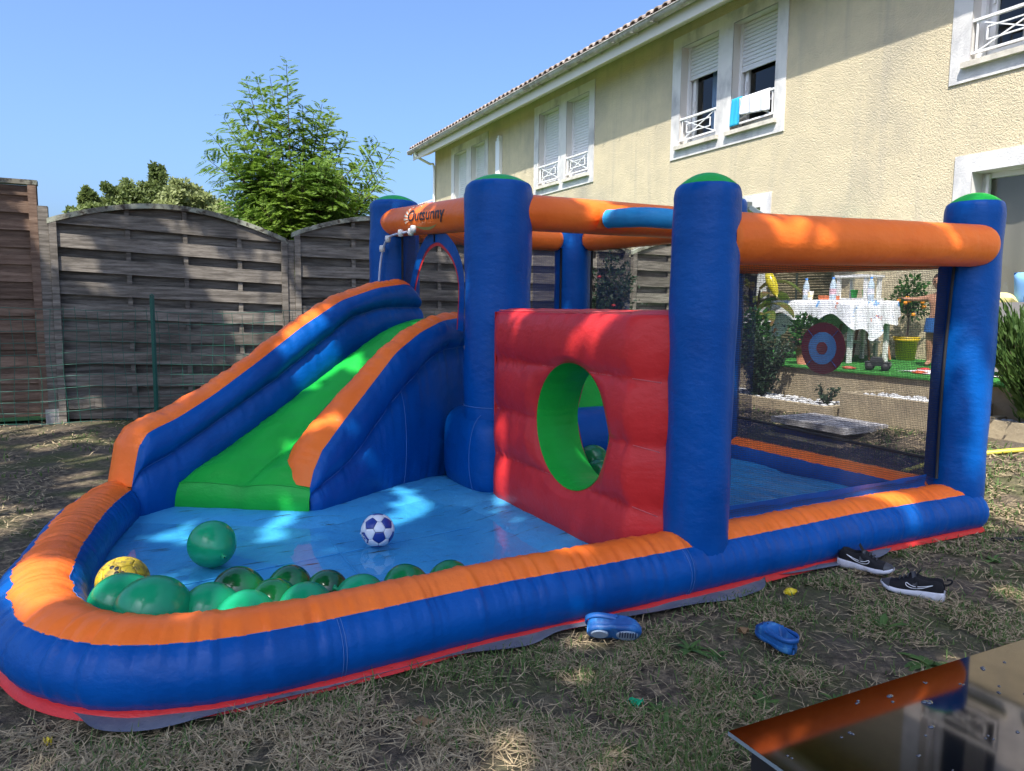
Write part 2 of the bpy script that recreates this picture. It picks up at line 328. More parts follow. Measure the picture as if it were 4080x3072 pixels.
# ================================================================== house (local x to the right along the wall, y into the house)
def stucco_mat():
    m = bpy.data.materials.new('cream_stucco'); m.use_nodes = True; t = m.node_tree; N = t.nodes; L = t.links; b = N['Principled BSDF']; b.inputs['Roughness'].default_value = .95; b.inputs['Specular IOR Level'].default_value = .1
    tc = N.new('ShaderNodeTexCoord')
    def nz(s_, st=(1, 1, 1), d=4):
        mp = N.new('ShaderNodeMapping'); mp.inputs['Scale'].default_value = st; L.new(tc.outputs['Object'], mp.inputs[0]); k = N.new('ShaderNodeTexNoise'); k.inputs['Scale'].default_value = s_; k.inputs['Detail'].default_value = d; k.inputs['Roughness'].default_value = .6; L.new(mp.outputs[0], k.inputs['Vector']); return k
    def mr(src, a, b_): r = N.new('ShaderNodeMapRange'); r.inputs[1].default_value = a; r.inputs[2].default_value = b_; L.new(src, r.inputs[0]); return r
    c0 = N.new('ShaderNodeMix'); c0.data_type = 'RGBA'; c0.inputs[6].default_value = (.57, .485, .325, 1); c0.inputs[7].default_value = (.50, .43, .295, 1); L.new(mr(nz(3).outputs['Fac'], .35, .65).outputs[0], c0.inputs[0])
    c1 = N.new('ShaderNodeMix'); c1.data_type = 'RGBA'; c1.inputs[7].default_value = (.31, .285, .235, 1); L.new(c0.outputs[2], c1.inputs[6]); g = mr(nz(.7, (1, 1, .7), 7).outputs['Fac'], .50, .74); g.inputs[4].default_value = .75; L.new(g.outputs[0], c1.inputs[0])
    v = N.new('ShaderNodeTexVoronoi'); v.feature = 'SMOOTH_F1'; v.inputs['Scale'].default_value = 60; w = nz(9); ad = N.new('ShaderNodeVectorMath'); ad.operation = 'MULTIPLY_ADD'; ad.inputs[1].default_value = (.12, .12, .12); L.new(w.outputs['Color'], ad.inputs[0]); L.new(tc.outputs['Object'], ad.inputs[2]); L.new(ad.outputs[0], v.inputs['Vector'])
    bp = N.new('ShaderNodeBump'); bp.inputs['Strength'].default_value = .6; bp.inputs['Distance'].default_value = .013; bp.invert = True; L.new(v.outputs['Distance'], bp.inputs['Height'])
    bp2 = N.new('ShaderNodeBump'); bp2.inputs['Strength'].default_value = .5; bp2.inputs['Distance'].default_value = .01; L.new(nz(55).outputs['Fac'], bp2.inputs['Height']); L.new(bp.outputs[0], bp2.inputs['Normal']); L.new(bp2.outputs[0], b.inputs['Normal'])
    c2 = N.new('ShaderNodeMix'); c2.data_type = 'RGBA'; c2.inputs[7].default_value = (.36, .325, .26, 1); L.new(c1.outputs[2], c2.inputs[6]); g2 = mr(nz(1.6, (3.2, 1, .22), 6).outputs['Fac'], .54, .76); g2.inputs[4].default_value = .55; L.new(g2.outputs[0], c2.inputs[0]); L.new(c2.outputs[2], b.inputs['Base Color']); return m
STUCCO = stucco_mat()
PLASTER = M('white_plaster', (.60, .585, .56), .9, .15, var=[(1.9, (.36, .355, .36), .46, .70, (1, 1, .7)), (5, (.66, .645, .62), .5, .7, (1, 1, .3))], bump=(45, .5, .01))
REVEAL = M('reveal_render', (.60, .57, .53), .9, .15, bump=(60, .2, .01))
SHUT = M('white_roller_shutter', (.66, .66, .66), .4, .4)
PVC = M('white_pvc', (.72, .72, .71), .35, .5)
STONE = M('pale_stone_sill', (.58, .54, .46), .85, .2, var=(6, (.40, .37, .31), .45, .7), bump=(30, .3, .01))
GLASS = bpy.data.materials.new('window_glass'); GLASS.use_nodes = True; N = GLASS.node_tree.nodes; L = GLASS.node_tree.links; N.remove(N['Principled BSDF'])
fz = N.new('ShaderNodeFresnel'); fz.inputs[0].default_value = 1.6; tr = N.new('ShaderNodeBsdfTransparent'); tr.inputs[0].default_value = (.8, .84, .82, 1); gs = N.new('ShaderNodeBsdfGlossy'); gs.inputs['Roughness'].default_value = .01; ms = N.new('ShaderNodeMixShader'); gn = N.new('ShaderNodeNewGeometry'); sb = N.new('ShaderNodeMath'); sb.operation = 'SUBTRACT'; sb.inputs[0].default_value = 1; L.new(gn.outputs['Backfacing'], sb.inputs[1]); mu = N.new('ShaderNodeMath'); mu.operation = 'MULTIPLY'; L.new(fz.outputs[0], mu.inputs[0]); L.new(sb.outputs[0], mu.inputs[1]); L.new(mu.outputs[0], ms.inputs[0]); L.new(tr.outputs[0], ms.inputs[1]); L.new(gs.outputs[0], ms.inputs[2]); L.new(ms.outputs[0], N['Material Output'].inputs[0])
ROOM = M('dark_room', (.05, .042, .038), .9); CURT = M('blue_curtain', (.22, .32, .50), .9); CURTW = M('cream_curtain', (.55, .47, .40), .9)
house = tag(empty('house', (W0[0], W0[1], 0), HA), 'two-storey cream stucco house with white window surrounds and tiled roof', 'house')
XL, XR, ZT = -16.46, 7.0, 6.0
GRP = [-15.12, -10.09, -5.16, -.24]
OPN = []
for g in GRP: OPN += [(g+.22, g+1.11, 4.0, 5.62), (g+1.43, g+2.31, 4.0, 5.62)]
DOOR = (.10, 2.3, .65, 2.78); FWIN = (-4.9, -3.02, .65, 2.76); OPN += [DOOR, FWIN]
xb = sorted({XL, XR, *[v for q in OPN for v in q[:2]]}); zb = sorted({-.3, ZT, *[v for q in OPN for v in q[2:]]})
V = []; F = []
for i in range(len(xb)-1):
    for j in range(len(zb)-1):
        cx_, cz_ = (xb[i]+xb[i+1])/2, (zb[j]+zb[j+1])/2
        if any(q[0] < cx_ < q[1] and q[2] < cz_ < q[3] for q in OPN): continue
        k = len(V); V += [(xb[i], 0, zb[j]), (xb[i+1], 0, zb[j]), (xb[i+1], 0, zb[j+1]), (xb[i], 0, zb[j+1])]; F.append((k, k+1, k+2, k+3))
wall = mk('wall', V, F, STUCCO, house, False)
mk('end_wall', [(XL, 0, -.3), (XL, 9, -.3), (XL, 9, 6), (XL, 4.5, 8.0), (XL, 0, 6)], [(0, 1, 2, 3, 4)], STUCCO, house, False)
mk('end_wall', [(XR, 0, -.3), (XR, 9, -.3), (XR, 9, 6), (XR, 4.5, 8.0), (XR, 0, 6)], [(4, 3, 2, 1, 0)], STUCCO, house, False)
def reveal(x0, x1, z0, z1, d, par, m=REVEAL):
    mb = MB(); mb.add([(x0, -.018, z0), (x0, d, z0), (x0, d, z1), (x0, -.018, z1)], [(0, 1, 2, 3)]); mb.add([(x1, -.018, z0), (x1, d, z0), (x1, d, z1), (x1, -.018, z1)], [(3, 2, 1, 0)])
    mb.add([(x0, -.018, z1), (x1, -.018, z1), (x1, d, z1), (x0, d, z1)], [(3, 2, 1, 0)]); mb.add([(x0, -.018, z0), (x1, -.018, z0), (x1, d, z0), (x0, d, z0)], [(0, 1, 2, 3)]); mb.build('reveal', m, par)
def window(x0, x1, z0, z1, shut, rail, inside=0):
    w = empty('window', (0, 0, 0), 0, house); reveal(x0, x1, z0, z1, .32, w)
    mb = MB()
    if shut < z1-.02:
        z = z1
        while z > shut+.001:
            lo = max(shut, z-.058); k = len(mb.V); mb.add([(x0+.05, .165, z), (x1-.05, .165, z), (x0+.05, .150, z-.014), (x1-.05, .150, z-.014), (x0+.05, .150, lo+.006), (x1-.05, .150, lo+.006), (x0+.05, .163, lo), (x1-.05, .163, lo)], [(0, 2, 3, 1), (2, 4, 5, 3), (4, 6, 7, 5)]); z -= .058
        mb.box(x0+.05, x1-.05, .143, .172, shut-.035, shut)
        mb.build('roller_shutter', SHUT, w)['kind'] = 'stuff'
    mb = MB(); mb.box(x0, x0+.05, .13, .19, z0, z1); mb.box(x1-.05, x1, .13, .19, z0, z1); mb.build('shutter_guide', PVC, w)
    mb = MB(); xm = (x0+x1)/2
    for q in ((x0, x0+.07, z0, z1), (x1-.07, x1, z0, z1), (x0+.07, x1-.07, z0, z0+.07), (x0+.07, x1-.07, z1-.07, z1)): mb.box(q[0], q[1], .22, .27, q[2], q[3])
    for q in ((x0+.07, x0+.13, z0+.07, z1-.07), (x1-.13, x1-.07, z0+.07, z1-.07), (x0+.13, x1-.13, z0+.07, z0+.13)): mb.box(q[0], q[1], .205, .255, q[2], q[3])
    mb.build('sash', PVC, w)
    mk('pane', [(x0+.13, .235, z0+.13), (x1-.13, .235, z0+.13), (x1-.13, .235, z1-.07), (x0+.13, .235, z1-.07)], [(0, 1, 2, 3)], GLASS, w, False)
    MB().box(x0+.095, x0+.12, .175, .20, z0+.62, z0+.74).build('handle', PVC, w)
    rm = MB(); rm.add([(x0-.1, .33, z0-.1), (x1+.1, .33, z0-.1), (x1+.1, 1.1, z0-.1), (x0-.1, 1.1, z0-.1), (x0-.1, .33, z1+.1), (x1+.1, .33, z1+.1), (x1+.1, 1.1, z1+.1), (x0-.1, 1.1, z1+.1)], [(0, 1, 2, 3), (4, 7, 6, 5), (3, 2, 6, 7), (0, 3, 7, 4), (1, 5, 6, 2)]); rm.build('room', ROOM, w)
    if inside:
        for c0, c1, m in (((x0+.30, x1-.22, CURT), (x1-.24, x1-.05, CURTW)) if inside == 1 else ((x0+.3, x0+.55, CURTW),)):
            grid('curtain', [[(c0+(c1-c0)*i/24, .42+.02*math.sin(i*1.3), z0+(z1-z0)*j) for j in (0, 1)] for i in range(25)], m, w)
    s_ = MB(); s_.box(x0-.07, x1+.07, -.075, .0, z0-.065, z0-.002); s_.box(x0-.001, x1+.001, .001, .21, z0-.04, z0+.012); s_.build('sill', STONE, w)
    if rail:
        mb = MB(); y = .01; a, b_ = x0, x1; zt, zl = z0+.42, z0+.075
        mb.box(a-.0, b_, y-.02, y+.02, zt, zt+.03); mb.box(a, b_, y-.015, y+.015, zl, zl+.025)
        q0, q1 = a+.16, b_-.16; r0, r1 = zl+.12, zt-.09
        for (p, r_) in (((a+.05, zl), (a+.05, zt)), ((b_-.05, zl), (b_-.05, zt))): mb.bar((p[0], y, p[1]), (r_[0], y, r_[1]), .016)
        for (p, r_) in (((q0, r0), (q1, r0)), ((q0, r1), (q1, r1)), ((q0, r0), (q0, r1)), ((q1, r0), (q1, r1))): mb.bar((p[0], y-.001, p[1]), (r_[0], y-.001, r_[1]), .015)
        for (p, r_) in (((a+.05, zl+.02), (b_-.05, zt)), ((a+.05, zt), (b_-.05, zl+.02))): mb.bar((p[0], y+.002, p[1]), (r_[0], y+.002, r_[1]), .014)
        mb.build('railing', PVC, w)
    return w
SH = [[4.02, 4.02], [4.12, 4.02], [5.12, 4.93], [5.45, 5.3]]
for g, sh in zip(GRP, SH):
    for k, (a, b_) in enumerate(((g+.22, g+1.11), (g+1.43, g+2.31))): window(a, b_, 4.0, 5.62, sh[k], g > -14, 1 if g == -5.16 and k == 0 else 2 if sh[k] > 5 else 0)
    sr = MB(); y0, y1 = -.018, 0.001; g1 = g+2.51
    for q in ((g, g+.22, 3.79, 5.81), (g+1.11, g+1.43, 3.79, 5.81), (g+2.31, g1, 3.79, 5.81), (g+.22, g+1.11, 5.62, 5.81), (g+1.43, g+2.31, 5.62, 5.81), (g+.22, g+1.11, 3.79, 4.0), (g+1.43, g+2.31, 3.79, 4.0)): sr.box(q[0], q[1], y0, y1, q[2], q[3])
    sr.build('window_surround', PLASTER, house)
# ground floor: sliding door on the right, french window half hidden by the castle
for (x0, x1, z0, z1), dk in ((DOOR, True), (FWIN, False)):
    d = empty('patio_door', (0, 0, 0), 0, house); reveal(x0, x1, z0, z1, .30, d)
    mb = MB()
    for q in ((x0-.20, x0, z0, z1+.2), (x1, x1+.2, z0, z1+.2), (x0, x1, z1, z1+.2)): mb.box(q[0], q[1], -.018, .001, q[2], q[3])
    mb.build('door_surround', PLASTER, d); mb = MB()
    for q in ((x0, x0+.06, z0, z1), (x1-.06, x1, z0, z1), (x0+.06, x1-.06, z1-.06, z1), ((x0+x1)/2-.04, (x0+x1)/2+.04, z0, z1-.06)): mb.box(q[0], q[1], .20, .27, q[2], q[3])
    mb.box(x0+.06, x0+.09, .16, .20, z0, z1-.02); mb.build('door_frame', PVC, d)
    mk('pane', [(x0+.06, .235, z0), (x1-.06, .235, z0), (x1-.06, .235, z1-.06), (x0+.06, .235, z1-.06)], [(0, 1, 2, 3)], GLASS, d, False)
    grid('curtain', [[(x0+(x1-x0)*i/60, 0.262+.006*math.sin(i*.9), z0+.42+(z1-z0-.42)*j) for j in (0, 1)] for i in range(61)], M('taupe_blind', (.20, .17, .145), .9), d)
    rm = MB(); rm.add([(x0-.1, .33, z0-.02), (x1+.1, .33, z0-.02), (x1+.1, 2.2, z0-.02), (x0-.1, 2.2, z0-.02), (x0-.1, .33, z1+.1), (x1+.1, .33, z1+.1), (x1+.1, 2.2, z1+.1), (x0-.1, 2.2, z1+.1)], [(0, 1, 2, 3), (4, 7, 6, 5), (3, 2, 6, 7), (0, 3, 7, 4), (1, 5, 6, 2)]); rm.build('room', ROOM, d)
# eaves: sloping soffit boards, fascia, gutter, roof
SOF = M('white_soffit', (.66, .63, .57), .6, .3)
x = XL-.45; k = 0
SLAB = bpy.data.meshes.new('soffit_board'); _mb = MB(); _mb.add([(0, 0, 5.975), (.094, 0, 5.975), (.094, -.52, 5.765), (0, -.52, 5.765), (0, 0, 5.99), (.094, 0, 5.99), (.094, -.52, 5.78), (0, -.52, 5.78)], [(0, 3, 2, 1), (4, 5, 6, 7), (0, 1, 5, 4), (1, 2, 6, 5), (2, 3, 7, 6), (3, 0, 4, 7)]); SLAB.from_pydata(_mb.V, [], _mb.F); SLAB.materials.append(SOF)
soff = empty('soffit', (0, 0, 0), 0, house)
while x < 1.0:
    b_ = link('soffit_board', SLAB, soff); b_.location.x = x; x += .10
MB().box(XL-.48, XR, -.545, -.521, 5.735, 5.96).build('fascia', SOF, house)
GUT = M('weathered_zinc_gutter', (.36, .35, .33), .7, .4, var=[(3, (.22, .20, .17), .45, .65, (1, 3, 3)), (9, (.50, .49, .46), .5, .7)], bump=(20, .4, .01))
xs = np.linspace(XL-.55, XR, 60); G = np.zeros((60, 9, 3))
for j, t in enumerate(np.linspace(0, math.pi, 9)): G[:, j, 0] = xs; G[:, j, 1] = -.632-.083*math.cos(math.pi-t)*-1; G[:, j, 2] = 5.99-.085*math.sin(t)
gut = grid('gutter', G, GUT, house); tube('gutter_lip', [(xx, -.715, 5.992) for xx in xs[::6]], .012, GUT, gut, 8)
MB().box(XL-.56, XL-.55, -.715, -.55, 5.905, 6.0).build('gutter_end', GUT, gut)
for k in range(22): MB().box(XL+k*.55, XL+k*.55+.03, -.722, -.548, 5.899, 5.904).build('gutter_bracket', GUT, gut)
TILE = M('terracotta_tile', (.26, .205, .17), .85, .2, var=[(5, (.40, .35, .31), .4, .65), (14, (.18, .13, .10), .55, .7)], bump=(30, .5, .01), rnd=.3)
roof = mk('roof', [(XL-.5, -.62, 6.05), (XR, -.62, 6.05), (XR, 4.5, 8.35), (XL-.5, 4.5, 8.35), (XR, 9.6, 6.05), (XL-.5, 9.6, 6.05)], [(0, 1, 2, 3), (3, 2, 4, 5)], TILE, house, False)
V = []; n = 9; sl_ = 2.30/5.12
for j, d in enumerate((0, .46)):
    for t in np.linspace(0, math.pi, n): r_ = .088-.010*j; V.append((r_*math.cos(t), d, d*sl_+r_*.75*math.sin(t)-.005))
for j, d in enumerate((0,)):
    for t in np.linspace(0, math.pi, n): r_ = .070; V.append((r_*math.cos(t), d, d*sl_+r_*.75*math.sin(t)-.012))
tm = bpy.data.meshes.new('roof_tile'); tm.from_pydata([tuple(map(float, v)) for v in V], [], [(i, i+1, n+i+1, n+i) for i in range(n-1)]+[(i+1, i, 2*n+i, 2*n+i+1) for i in range(n-1)]); tm.materials.append(TILE)
V = []
x = XL-.42
while x < 1.6:
    for row in range(2):
        t_ = link('roof_tile', tm, roof); t_.location = (x+random.uniform(-.008, .008), -.66+.40*row, 6.055+.40*row*sl_+.012+random.uniform(-.004, .006)); t_.rotation_euler[2] = random.uniform(-.03, .03)
    x += .215
# downpipe at the far corner and a short vent pipe on the wall
dp = tube('downpipe', catmull([(XL-.1, -.62, 5.90), (XL-.08, -.60, 5.80), (XL+.0, -.2, 5.60), (XL+.06, -.06, 5.50), (XL+.06, -.06, 4.5), (XL+.06, -.06, 0)], .1)[0], .04, PVC, house, 10)
mb = MB(); mb.box(-12.0, -11.78, -.09, -.002, .6, 5.42); mb.box(-11.97, -11.80, -.075, -.002, 5.42, 5.50); mb.box(-11.86, -11.78, -.10, -.002, 5.40, 5.53); mb.build('vent_duct', PVC, house)
# neighbouring house further down the row
nb = tag(empty('neighbour_house', HW(-31, 1.5), HA), 'far low ochre house with tiled eave beyond the end of the cream house', 'house')
MB().box(0, 11, 0, 7, -.3, 4.72).build('wall', M('ochre_stucco', (.50, .36, .13), .9, .1, bump=(30, .3, .02)), nb); MB().box(-.3, 11.3, -.45, -.3, 4.62, 4.85).build('fascia', SOF, nb)
rf = mk('roof', [(-.3, -.5, 4.88), (11.3, -.5, 4.88), (11.3, 3.5, 6.4), (-.3, 3.5, 6.4), (11.3, 7.5, 4.88), (-.3, 7.5, 4.88)], [(0, 1, 2, 3), (3, 2, 4, 5)], TILE, nb, False)
for k in range(52):
    t_ = link('roof_tile', tm, rf); t_.location = (-.2+k*.218, -.53, 4.89)

# ================================================================== terrace with planted steps
TERR = M('pale_rendered_stone', (.40, .33, .22), .9, .15, var=(4, (.28, .23, .16), .4, .7), bump=(25, .5, .01))
TURF = M('artificial_turf', (.05, .24, .04), .9, .2, var=(40, (.03, .15, .025), .4, .6), bump=(90, .8, .02))
terr = empty('terrace', (W0[0], W0[1], 0), HA); terr['kind'] = 'structure'
MB().box(-3.6, 7, -2.33, -.001, -.2, .635).build('retaining_wall', TERR, terr)
mb = MB(); mb.box(-3.6, 7, -2.36, -.003, .636, .652); mb.build('turf_covering', TURF, terr)
def planter(x0, x1, y0, y1, z, label):
    p = tag(empty('planter', (W0[0], W0[1], 0), HA), label, 'planter'); t = .07
    mb = MB(); mb.box(x0, x1, y0, y0+t, -.1, z); mb.build('front_kerb', TERR, p)
    for xa in (x0, x1-t): MB().box(xa, xa+t, y0+t, y1, -.1, z-.002).build('side_kerb', TERR, p)
    MB().box(x0+t, x1-t, y0+t, y1, -.1, z-.05).build('soil', SOIL, p); return p
planter(-3.2, .72, -2.95, -2.34, .365, 'low stone planter with white pebbles under the dark shrub'); planter(.80, 1.82, -2.85, -2.34, .505, 'higher stone planter with white pebbles in front of the terrace turf'); planter(1.86, 6.5, -2.68, -2.34, .415, 'stone planter holding the long-leaved green bush')
PEB = M('white_pebble', (.62, .62, .62), .8, .3, rnd=0, var=(3, (.36, .36, .37), .4, .65))
def pebbles(name, x0, x1, y0, y1, z, n, label):
    bm = bmesh.new(); bmesh.ops.create_icosphere(bm, subdivisions=1, radius=1); bv = np.array([v.co[:] for v in bm.verts]); bf = [[v.index for v in f.verts] for f in bm.faces]; bm.free(); Vs = []; I = []
    for k in range(n):
        s_ = np.array([random.uniform(.016, .034), random.uniform(.014, .028), random.uniform(.010, .018)]); a = random.uniform(0, 6.28); c, s2 = math.cos(a), math.sin(a); v = bv*s_; v = np.stack([v[:, 0]*c-v[:, 1]*s2, v[:, 0]*s2+v[:, 1]*c, v[:, 2]], 1)
        q = HW(random.uniform(x0, x1), random.uniform(y0, y1), z+random.uniform(-.004, .02)); Vs.append(v+np.array(q)); I += [[i+k*len(bv) for i in f] for f in bf]
    o = fastmesh(name, np.concatenate(Vs), np.array(I).ravel(), np.full(len(I), 3), PEB, smooth=True); tag(o, label, 'pebbles', None, 'stuff')
pebbles('pebbles', -3.1, .66, -2.88, -2.36, .325, 1100, 'white pebbles covering the low planter bed'); pebbles('pebbles', .88, 1.75, -2.78, -2.36, .465, 320, 'white pebbles covering the higher planter bed'); pebbles('pebbles', 1.93, 3.4, -2.62, -2.36, .375, 260, 'white pebbles under the long-leaved bush')
sl_o = tag(empty('paving_slab', (W0[0], W0[1], 0), HA), 'square grey paving slab lying in the lawn before the planters', 'paving slab'); MB().box(.63, 1.38, -3.50, -2.98, .255, .305).build('slab', M('grey_slab', (.36, .35, .36), .9, .2, var=(9, (.26, .25, .25), .4, .65), bump=(50, .4, .01)), sl_o)
# ================================================================== inflatable castle (local frame: x along the front, y to the back)
CO = np.array([-.03, 2.59]); CA = math.atan2(1.82, 3.4)
castle = tag(empty('inflatable_castle', (CO[0], CO[1], 0), CA), 'blue, orange and green inflatable bouncy castle with slide and paddling pool', 'bouncy castle')
def wloc(a, b): return np.array([CO[0]+a*math.cos(CA)-b*math.sin(CA), CO[1]+a*math.sin(CA)+b*math.cos(CA)])

# --- pool rim: a fat tube, blue sides, orange top, red hem on the ground
RC = [(-1.17, 2.36), (-1.27, 2.14), (-1.38, 1.75), (-1.45, 1.32), (-1.49, .92), (-1.475, .62), (-1.40, .37), (-1.24, .18), (-1.03, .09), (-.8, .065), (-.45, .075), (0, .1), (.6, .092), (1.2, .1), (2, .125), (2.6, .11), (3.02, .10)]
def rim_loft(C, ds=.011, wid=1.0, seed=0, capend=False, sq=0):
    P, s = catmull(C, ds); T = np.gradient(P, axis=0); T /= np.linalg.norm(T, axis=1)[:, None]; Nn = np.stack([T[:, 1], -T[:, 0]], 1)
    blo = [(.105, .004), (.135, .025), (.158, .06), (.168, .10), (.165, .135), (.15, .17), (.125, .197), (.102, .212)]
    org = [(.102, .212), (.08, .232), (.045, .25), (.005, .256), (-.04, .248), (-.075, .228), (-.092, .212)]
    bin_ = [(-.092, .212), (-.115, .19), (-.135, .15), (-.142, .11), (-.13, .06), (-.105, .025), (-.08, .01)]
    puf = 1 + .035*(vnoise(s*2.1, seed)-.5)*2
    pk = pucker(s, seed+.5)
    def surf(prof, amp):
        G = np.zeros((len(s), len(prof), 3))
        for j, (o, z) in enumerate(prof):
            a = amp[j]; d = pk*a*.032; oo = o*wid*(puf if o > 0 else 1)
            G[:, j, 0] = P[:, 0]+Nn[:, 0]*(oo+d*(1 if o > 0 else -.7)); G[:, j, 1] = P[:, 1]+Nn[:, 1]*(oo+d*(1 if o > 0 else -.7)); G[:, j, 2] = z+d*.5*(z > .03)
        return G
    return P, s, Nn, surf(blo, [0, .15, .25, .25, .3, .5, .8, .9]), surf(org, [.9, .7, .45, .3, .4, .6, .8]), surf(bin_, [.8, .6, .3, .2, .2, .1, 0]), pk
P, s, Nn, gb, go_, gi, pk = rim_loft(RC)
rim = grid('pool_rim', np.concatenate([gb], 1), BLUE, castle, flip=True)
grid('rim_top', go_, ORANGE, rim, flip=True); grid('rim_inner_side', gi, BLUE, rim, flip=True)
endcap = np.concatenate([gb[-1], go_[-1][1:], gi[-1][1:]]); mk('rim_end', endcap, [tuple(range(len(endcap)))], BLUE, rim, False)
hem = np.zeros((len(s), 4, 3))
for j, (o, z) in enumerate([(.098, .034), (.118, .033), (.138, .016), (.146, .003)]):
    w = .006*(vnoise(s*9, 4.)-.5)
    hem[:, j, :2] = P+Nn*(o+w+.010)[:, None] if hasattr(w, '__len__') else P; hem[:, j, 2] = z
grid('hem', hem, RED, rim, flip=True)
def seamline(name, G, j, m, r=.0014, off=.002, parent=None):
    pts = G[::3, j].copy(); pts[:, 2] += off; return tube(name, pts, r, m, parent or castle, 5)
seamline('seam', gb, 7, STITCH, .0012, .001, rim); seamline('seam', go_, 6, STITCH, .0012, .001, rim)
def vertical_seam(i):
    return tube('seam', [gb[i, j]+np.array([0, 0, 0])+np.array([Nn[i, 0], Nn[i, 1], 0])*.002 for j in range(8)], .0014, STITCH, rim, 5)
for av in (-.62, .85):
    i = int(np.argmin(abs(P[:, 0]-av)+(P[:, 1] > .5)*9)); vertical_seam(i); vertical_seam(i+1)
# rims round the bouncing area (right side, back, and the left stretch behind the slide)
for nm, C in (('right', [(2.93, .16), (2.93, 1.2), (2.93, 2.4), (2.93, 3.86)]), ('back', [(2.9, 3.8), (1.9, 3.8), (.75, 3.8)])):
    C = C if nm == 'right' else C
    P2, s2, N2, b2, o2, i2, _ = rim_loft(C, .03, seed=3)
    r2 = grid('side_rim', b2, BLUE, castle, flip=True); grid('rim_top', o2, ORANGE, r2, flip=True); grid('rim_inner_side', i2, BLUE, r2, flip=True)

# --- pillars
def pillar(a, b, r, H, z0=.16, seed=0, flare=0):
    n = 44; prof = []; cap = []
    zs = np.linspace(z0, H-.115, 26)
    for z in zs: prof.append((r*(1+.018*math.sin(z*6+seed)+.01*math.sin(z*17+seed*2)+flare*max(0, .45-z)), z))
    for t in np.linspace(0, 1, 8)[1:]: prof.append((r*(1-.17*t**2.2), H-.115+.075*math.sin(t*1.35)))
    G = np.zeros((len(prof), n, 3)); th = np.linspace(0, 2*math.pi, n, endpoint=False)
    for i, (rr, z) in enumerate(prof):
        w = max(0, (z-(H-.16))/.13); wv = 1+.026*w*np.sin(th*13+seed*3+np.sin(th*5)*1.5)+.03*(vnoise(th*1.3, z*3+seed)-.5)*np.sin(th/2)**2
        G[i, :, 0] = a+np.cos(th)*rr*wv; G[i, :, 1] = b+np.sin(th)*rr*wv; G[i, :, 2] = z
    o = grid('pillar', G, BLUE, castle, cv=True)
    rt, zt = prof[-1]; C = [(max(.0005, rt*(1-t)), zt+.052*(1-(1-t)**2.2)) for t in np.linspace(0, 1, 9)]
    G2 = np.zeros((len(C), n, 3))
    for i, (rr, z) in enumerate(C):
        wv = 1+.026*(1-i/8)*np.sin(th*13+seed*3+np.sin(th*5)*1.5); G2[i, :, 0] = a+np.cos(th)*rr*wv; G2[i, :, 1] = b+np.sin(th)*rr*wv; G2[i, :, 2] = z
    grid('cap', G2, GREEN, o, cv=True); return o
PIL = dict(A=(1.02, .10, .142, 1.785), B=(2.99, .12, .148, 1.865), F=(.92, 1.86, .212, 2.035), E=(.85, 3.64, .205, 2.13), C=(2.86, 1.92, .18, 2.09), D=(2.64, 3.66, .175, 2.05))
pil = {k: pillar(*v, seed=i*1.7, flare=0) for i, (k, v) in enumerate(PIL.items())}
# boot of pillar F: a fat rounded base
u = np.linspace(-1, 1, 26); G = np.zeros((26, 40, 3)); th = np.linspace(0, 2*math.pi, 40, endpoint=False)
for i, t in enumerate(u):
    rr = (1-abs(t)**4)**.28 if abs(t) < 1 else .02
    cx, sx = np.cos(th), np.sin(th); sq = 1/(abs(cx)**3.2+abs(sx)**3.2)**(1/3.2)
    G[i, :, 0] = .93+.255*cx*sq*rr; G[i, :, 1] = 1.97+.36*sx*sq*rr; G[i, :, 2] = .28+.30*t
grid('pillar_base', G, BLUE, castle, cv=True)
for yy in (1.72,): tube('seam', [(.925-.256*math.cos(t)**.4-.002, yy+.02, .28+.297*math.sin(t)) for t in np.linspace(-1.4, 1.4, 16)], .002, STITCH, castle, 5)
tube('seam', [(PIL['F'][0]+.216*math.cos(t), PIL['F'][1]+.216*math.sin(t), .60) for t in np.linspace(2.2, 5.2, 24)], .003, STITCH, castle, 5)

# --- beams
def beam(p, q, r, e0=True, e1=True, seed=0):
    p, q = np.array(p, float), np.array(q, float); d = (q-p)/np.linalg.norm(q-p); L = np.linalg.norm(q-p)
    up = np.array([0, 0, 1.]); sd = np.cross(d, up); sd /= np.linalg.norm(sd); up = np.cross(sd, d)
    st = []
    if e0: st += [(-r*.9*math.cos(t), r*math.sin(t)) for t in np.linspace(.05, math.pi/2, 9)[:-1]]
    st += [(x, r) for x in np.linspace(0, L, 40)]
    if e1: st += [(L+r*.9*math.sin(t), r*math.cos(t)) for t in np.linspace(0, math.pi/2-.05, 9)[1:]]
    n = 32; th = np.linspace(0, 2*math.pi, n, endpoint=False); G = np.zeros((len(st), n, 3))
    for i, (x, rr) in enumerate(st):
        wv = rr*(1+.02*(vnoise(x*5, th*1.2+seed)-.5)); G[i] = p+d*x+np.cos(th)[:, None]*wv[:, None]*sd+np.sin(th)[:, None]*wv[:, None]*up
    return grid('beam', G, ORANGE, castle, cv=True, caps=True)
beam((1.06, .07, 1.525), (2.90, .045, 1.58), .112, False, True)
beamEF = beam((.80, 3.60, 1.905), (.86, 1.9, 1.815), .112, True, False, 2)
beam((.95, 1.79, 1.815), (2.8, 1.88, 1.85), .113, False, False, 4)
beam((2.93, .2, 1.57), (2.9, 1.85, 1.60), .11, False, False, 6)
beam((.95, 3.66, 1.87), (2.42, 3.66, 1.86), .105, False, True, 8)
beam((2.72, 3.45, 1.86), (2.84, 2.0, 1.86), .105, True, False, 10)

